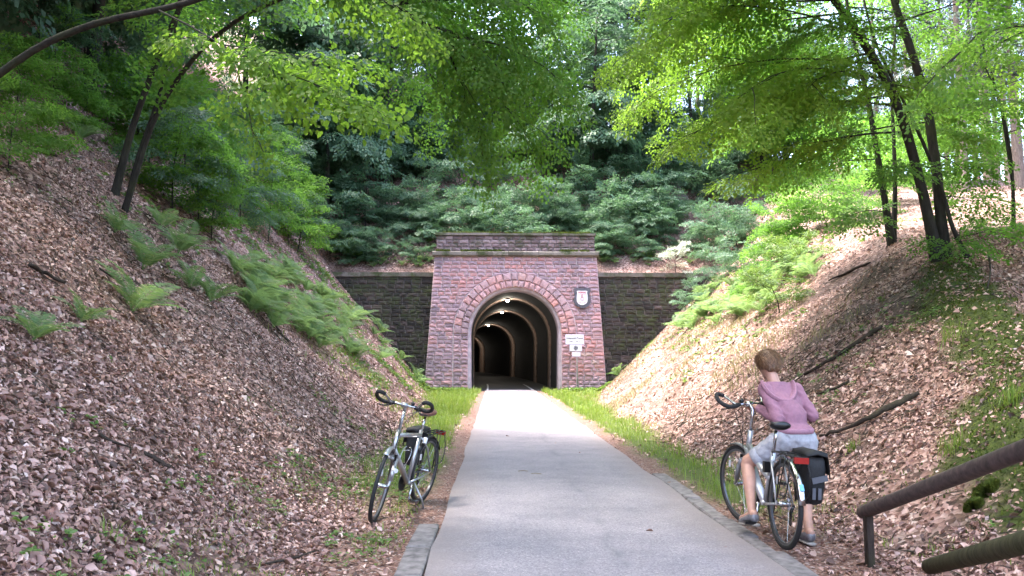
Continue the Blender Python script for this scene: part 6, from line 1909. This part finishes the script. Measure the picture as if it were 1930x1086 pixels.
for k in range(2600):
    th = rh.uniform(0, 2 * PI); ph = rh.uniform(-.5, 1.4)
    o_ = (hrt * math.cos(th) * math.cos(ph) * .102 + hd * math.sin(th) * math.cos(ph) * .112 + hup * math.sin(ph) * .102)
    if o_.dot(hd) > .055 and o_.dot(hup) < .035: continue
    p0 = headc + hup * .03 - hd * .012 + o_; out = o_.normalized()
    fl = (-hup * .8 + hd * rh.uniform(-.5, .3) + hrt * rh.uniform(-.4, .4)); fl = (fl - out * fl.dot(out) * .8).normalized()
    L = rh.uniform(.03, .075); sd = out.cross(fl).normalized() * .0019
    p1 = p0 + fl * L * .5 + out * .012; p2 = p0 + fl * L + out * rh.uniform(-.004, .026)
    mb.add([p0 - sd, p0 + sd, p1 + sd, p1 - sd, p2], [(0, 1, 2, 3), (3, 2, 4)])
tag(mb.build('hair_strands', M['hair_strand'], hairo), kind='stuff')

# ================================================================== rails, lower right
M['rail_rust'] = simple_mat('rusty_brown_rail', (0.062, 0.043, 0.041), 0.7, var=.5, scale=26, bmp=.35)
M['rail_moss'] = bark_mat('mossy_log_rail', (0.030, 0.030, 0.018), (0.085, 0.082, 0.045), .6)
def rail(label, a, b_, r0, mat, post_at, name='handrail'):
    d = (b_ - a); e = tag(empty(name, (a.x, a.y, 0)), label, 'railing')
    og = (a.x, a.y, 0)
    mb = MB(og); n = 9
    P = [a + d * (k / n) for k in range(n + 1)]
    P = [P[0] - d.normalized() * -.0] + P
    rs = [r0 * .86] + [r0 * (1 + .02 * math.sin(k * 2.1)) for k in range(n + 1)]
    P[0] = a - d.normalized() * .012
    mb.tube(P, rs, 18, jit=.004); mb.build('rail_log', mat, e, True)
    for t, w_ in post_at:
        p = a + d * t; g_ = gz(p.x, p.y) - .1
        mb = MB(og); mb.box((p.x, p.y, (p.z - r0 * .8 + g_) / 2), (w_, w_ * 1.3, p.z - r0 * .8 - g_)); mb.build('post', M['deadwood'], e)
    return e
a1 = at(1626, 966, 6.0); b1 = at(1935, 846, 3.8)
rail('upper brown round handrail sloping up out of the lower right corner', a1, a1 + (b1 - a1) * 1.6, .048, M['rail_rust'], [(.03, .048), (.9, .07)])
a2 = at(1752, 1068, 5.45); b2_ = at(1935, 1022, 3.55)
a2.z = max(a2.z, gz(a2.x, a2.y) + .05)
rail('lower greenish mossy log rail resting on the ground by the corner', a2, a2 + (b2_ - a2) * 1.6, .051, M['rail_moss'], [(.9, .07)])

# ================================================================== signs
M['sign_white'] = simple_mat('white_sign_face', (0.74, 0.74, 0.78), 0.4, var=0.03, scale=10)
M['sign_edge'] = simple_mat('pale_lilac_sign_rim', (0.52, 0.48, 0.60), 0.5, var=0.05, scale=10)
M['sign_text'] = simple_mat('dark_sign_lettering', (0.05, 0.05, 0.07), 0.6)
M['red_text'] = simple_mat('red_lettering', (0.45, 0.03, 0.06), 0.5)
M['slate'] = simple_mat('grey_slate_plaque', (0.085, 0.085, 0.105), 0.7, var=0.2, scale=8, bmp=.3)
M['post_grey'] = simple_mat('galvanised_post', (0.36, 0.35, 0.37), 0.5, .4, var=0.1, scale=12)
def text(body_, size, loc, mat, parent, name='lettering', bold=0.0, width=None):
    cu = bpy.data.curves.new(name, 'FONT'); cu.body = body_; cu.size = size; cu.align_x = 'CENTER'; cu.align_y = 'CENTER'; cu.extrude = .002; cu.offset = bold
    o = bpy.data.objects.new(name, cu); COL.objects.link(o)
    dg = bpy.context.evaluated_depsgraph_get(); me = bpy.data.meshes.new_from_object(o.evaluated_get(dg))
    bpy.data.objects.remove(o); bpy.data.curves.remove(cu)
    me.materials.clear()
    o = link(name, me, mat, parent)
    xs_ = [v.co.x for v in me.vertices]; k = width / (max(xs_) - min(xs_)) if width else 1
    o.rotation_euler = (PI / 2, 0, 0); o.location = loc; o.scale = (k, 1, 1)
    return o
def plate(parent, x, z, w, h, y=-.035, name='plate', rim=True):
    if rim:
        mb = MB(); mb.box((x, y + .006, z), (w, .010, h)); mb.build(name + '_rim', M['sign_edge'], parent)
    mb = MB(); mb.box((x, y - .002, z), (w - .05, .010, h - .05)); return mb.build(name, M['sign_white'], parent)
Ys = 40.3
pb = at(1090, 738, Ys); px_ = pb.x
sp_ = tag(empty('tunnel_sign', (px_, Ys, gz(px_, Ys))), 'post with three white plates, the top one naming the tunnel, by the arch', 'sign')
sz = gz(px_, Ys)
lean_ = at(1086, 640, Ys).x - px_
mb = MB(); mb.tube([(0, 0, -.1), (lean_ * .6, 0, 1.7), (lean_, 0, 2.85)], .028, 8); mb.build('post', M['post_grey'], sp_, True)
zc_ = at(1083, 640, Ys).z - sz; plate(sp_, at(1083, 640, Ys).x - px_, zc_, .96, .52)
text('Unkenstein-Tunnel', .15, (at(1083, 640, Ys).x - px_, -.045, zc_ + .06), M['sign_text'], sp_, bold=.002, width=.84)
text('1908      203 m', .10, (at(1083, 640, Ys).x - px_, -.045, zc_ - .11), M['sign_text'], sp_, width=.56)
zs_ = at(1085, 656, Ys).z - sz; xs_ = at(1085, 656, Ys).x - px_; plate(sp_, xs_, zs_, .64, .36)
mb = MB()
for k in range(3):
    a = PI / 2 + k * PI / 3; dx, dz = math.cos(a), math.sin(a)
    mb.tube([(xs_ - dx * .12, -.047, zs_ - dz * .12), (xs_ + dx * .12, -.047, zs_ + dz * .12)], .014, 5)
    for s in (-1, 1):
        for q in (-1, 1):
            c_ = Vector((xs_ + s * dx * .065, -.047, zs_ + s * dz * .065)); a2_ = a + (0 if s > 0 else PI) + q * .9
            mb.tube([c_, c_ + Vector((math.cos(a2_) * .055, 0, math.sin(a2_) * .055))], .010, 4)
mb.build('snowflake', M['sign_text'], sp_)
z3 = at(1086, 668, Ys).z - sz; x3 = at(1086, 668, Ys).x - px_; plate(sp_, x3, z3, .44, .24)
text('kein Winterdienst', .07, (x3, -.045, z3), M['sign_edge'], sp_, width=.34)

# coat of arms on a slate plaque
c_ = at(1097, 562, 40.88)
em = tag(empty('emblem_plaque', (c_.x, 40.88, c_.z)), 'white shield with red lettering on a grey slate plaque on the portal face', 'plaque')
ux, uz, uy = Vector((1, 0, 0)), Vector((0, 0, 1)), Vector((0, -1, 0))
sl = [(-.42, .50), (-.30, .53), (-.05, .50), (.22, .53), (.40, .50), (.43, .36), (.38, .18), (.41, -.02), (.44, -.22), (.36, -.40), (.18, -.50), (.02, -.53), (-.20, -.46), (-.34, -.36), (-.44, -.20), (-.42, 0), (-.38, .2), (-.43, .36)]
mb = MB(); mb.extrude_poly([(x_, z_) for x_, z_ in sl], (0, .05, 0), ux, uz, uy, .09); mb.build('slate', M['slate'], em)
sh_ = [(-.28, .36), (-.20, .38), (-.02, .37), (.18, .38), (.28, .36), (.255, .27), (.275, .15), (.285, -.05), (.27, -.20), (.20, -.30), (.08, -.36), (.0, -.375), (-.08, -.36), (-.20, -.30), (-.27, -.20), (-.285, -.05), (-.275, .15), (-.255, .27)]
mb = MB(); mb.extrude_poly(sh_, (0, -.042, 0), ux, uz, uy, .02); mb.build('shield', M['sign_white'], em)
text('WERRING', .13, (0, -.066, .285), M['red_text'], em, bold=.004, width=.42)
text('seit 17 89', .085, (0, -.066, -.235), M['red_text'], em, width=.34)
mb = MB(); mb.box((0, -.065, .20), (.44, .006, .014)); mb.build('red_rule', M['red_text'], em)
mb = MB()   # small red figure in outline
for pl in ([(-.035, .13), (-.025, .165), (.025, .165), (.035, .13), (.025, .10), (-.025, .10), (-.035, .13)], [(-.03, .10), (-.055, .03), (-.09, -.05), (-.075, -.12), (-.02, -.10), (.0, -.15), (.02, -.10), (.075, -.12), (.09, -.05), (.055, .03), (.03, .10)], [(-.05, .02), (.05, .02)]):
    mb.tube([(x_, -.066, z_) for x_, z_ in pl], .010, 5)
mb.build('figure', M['red_text'], em)
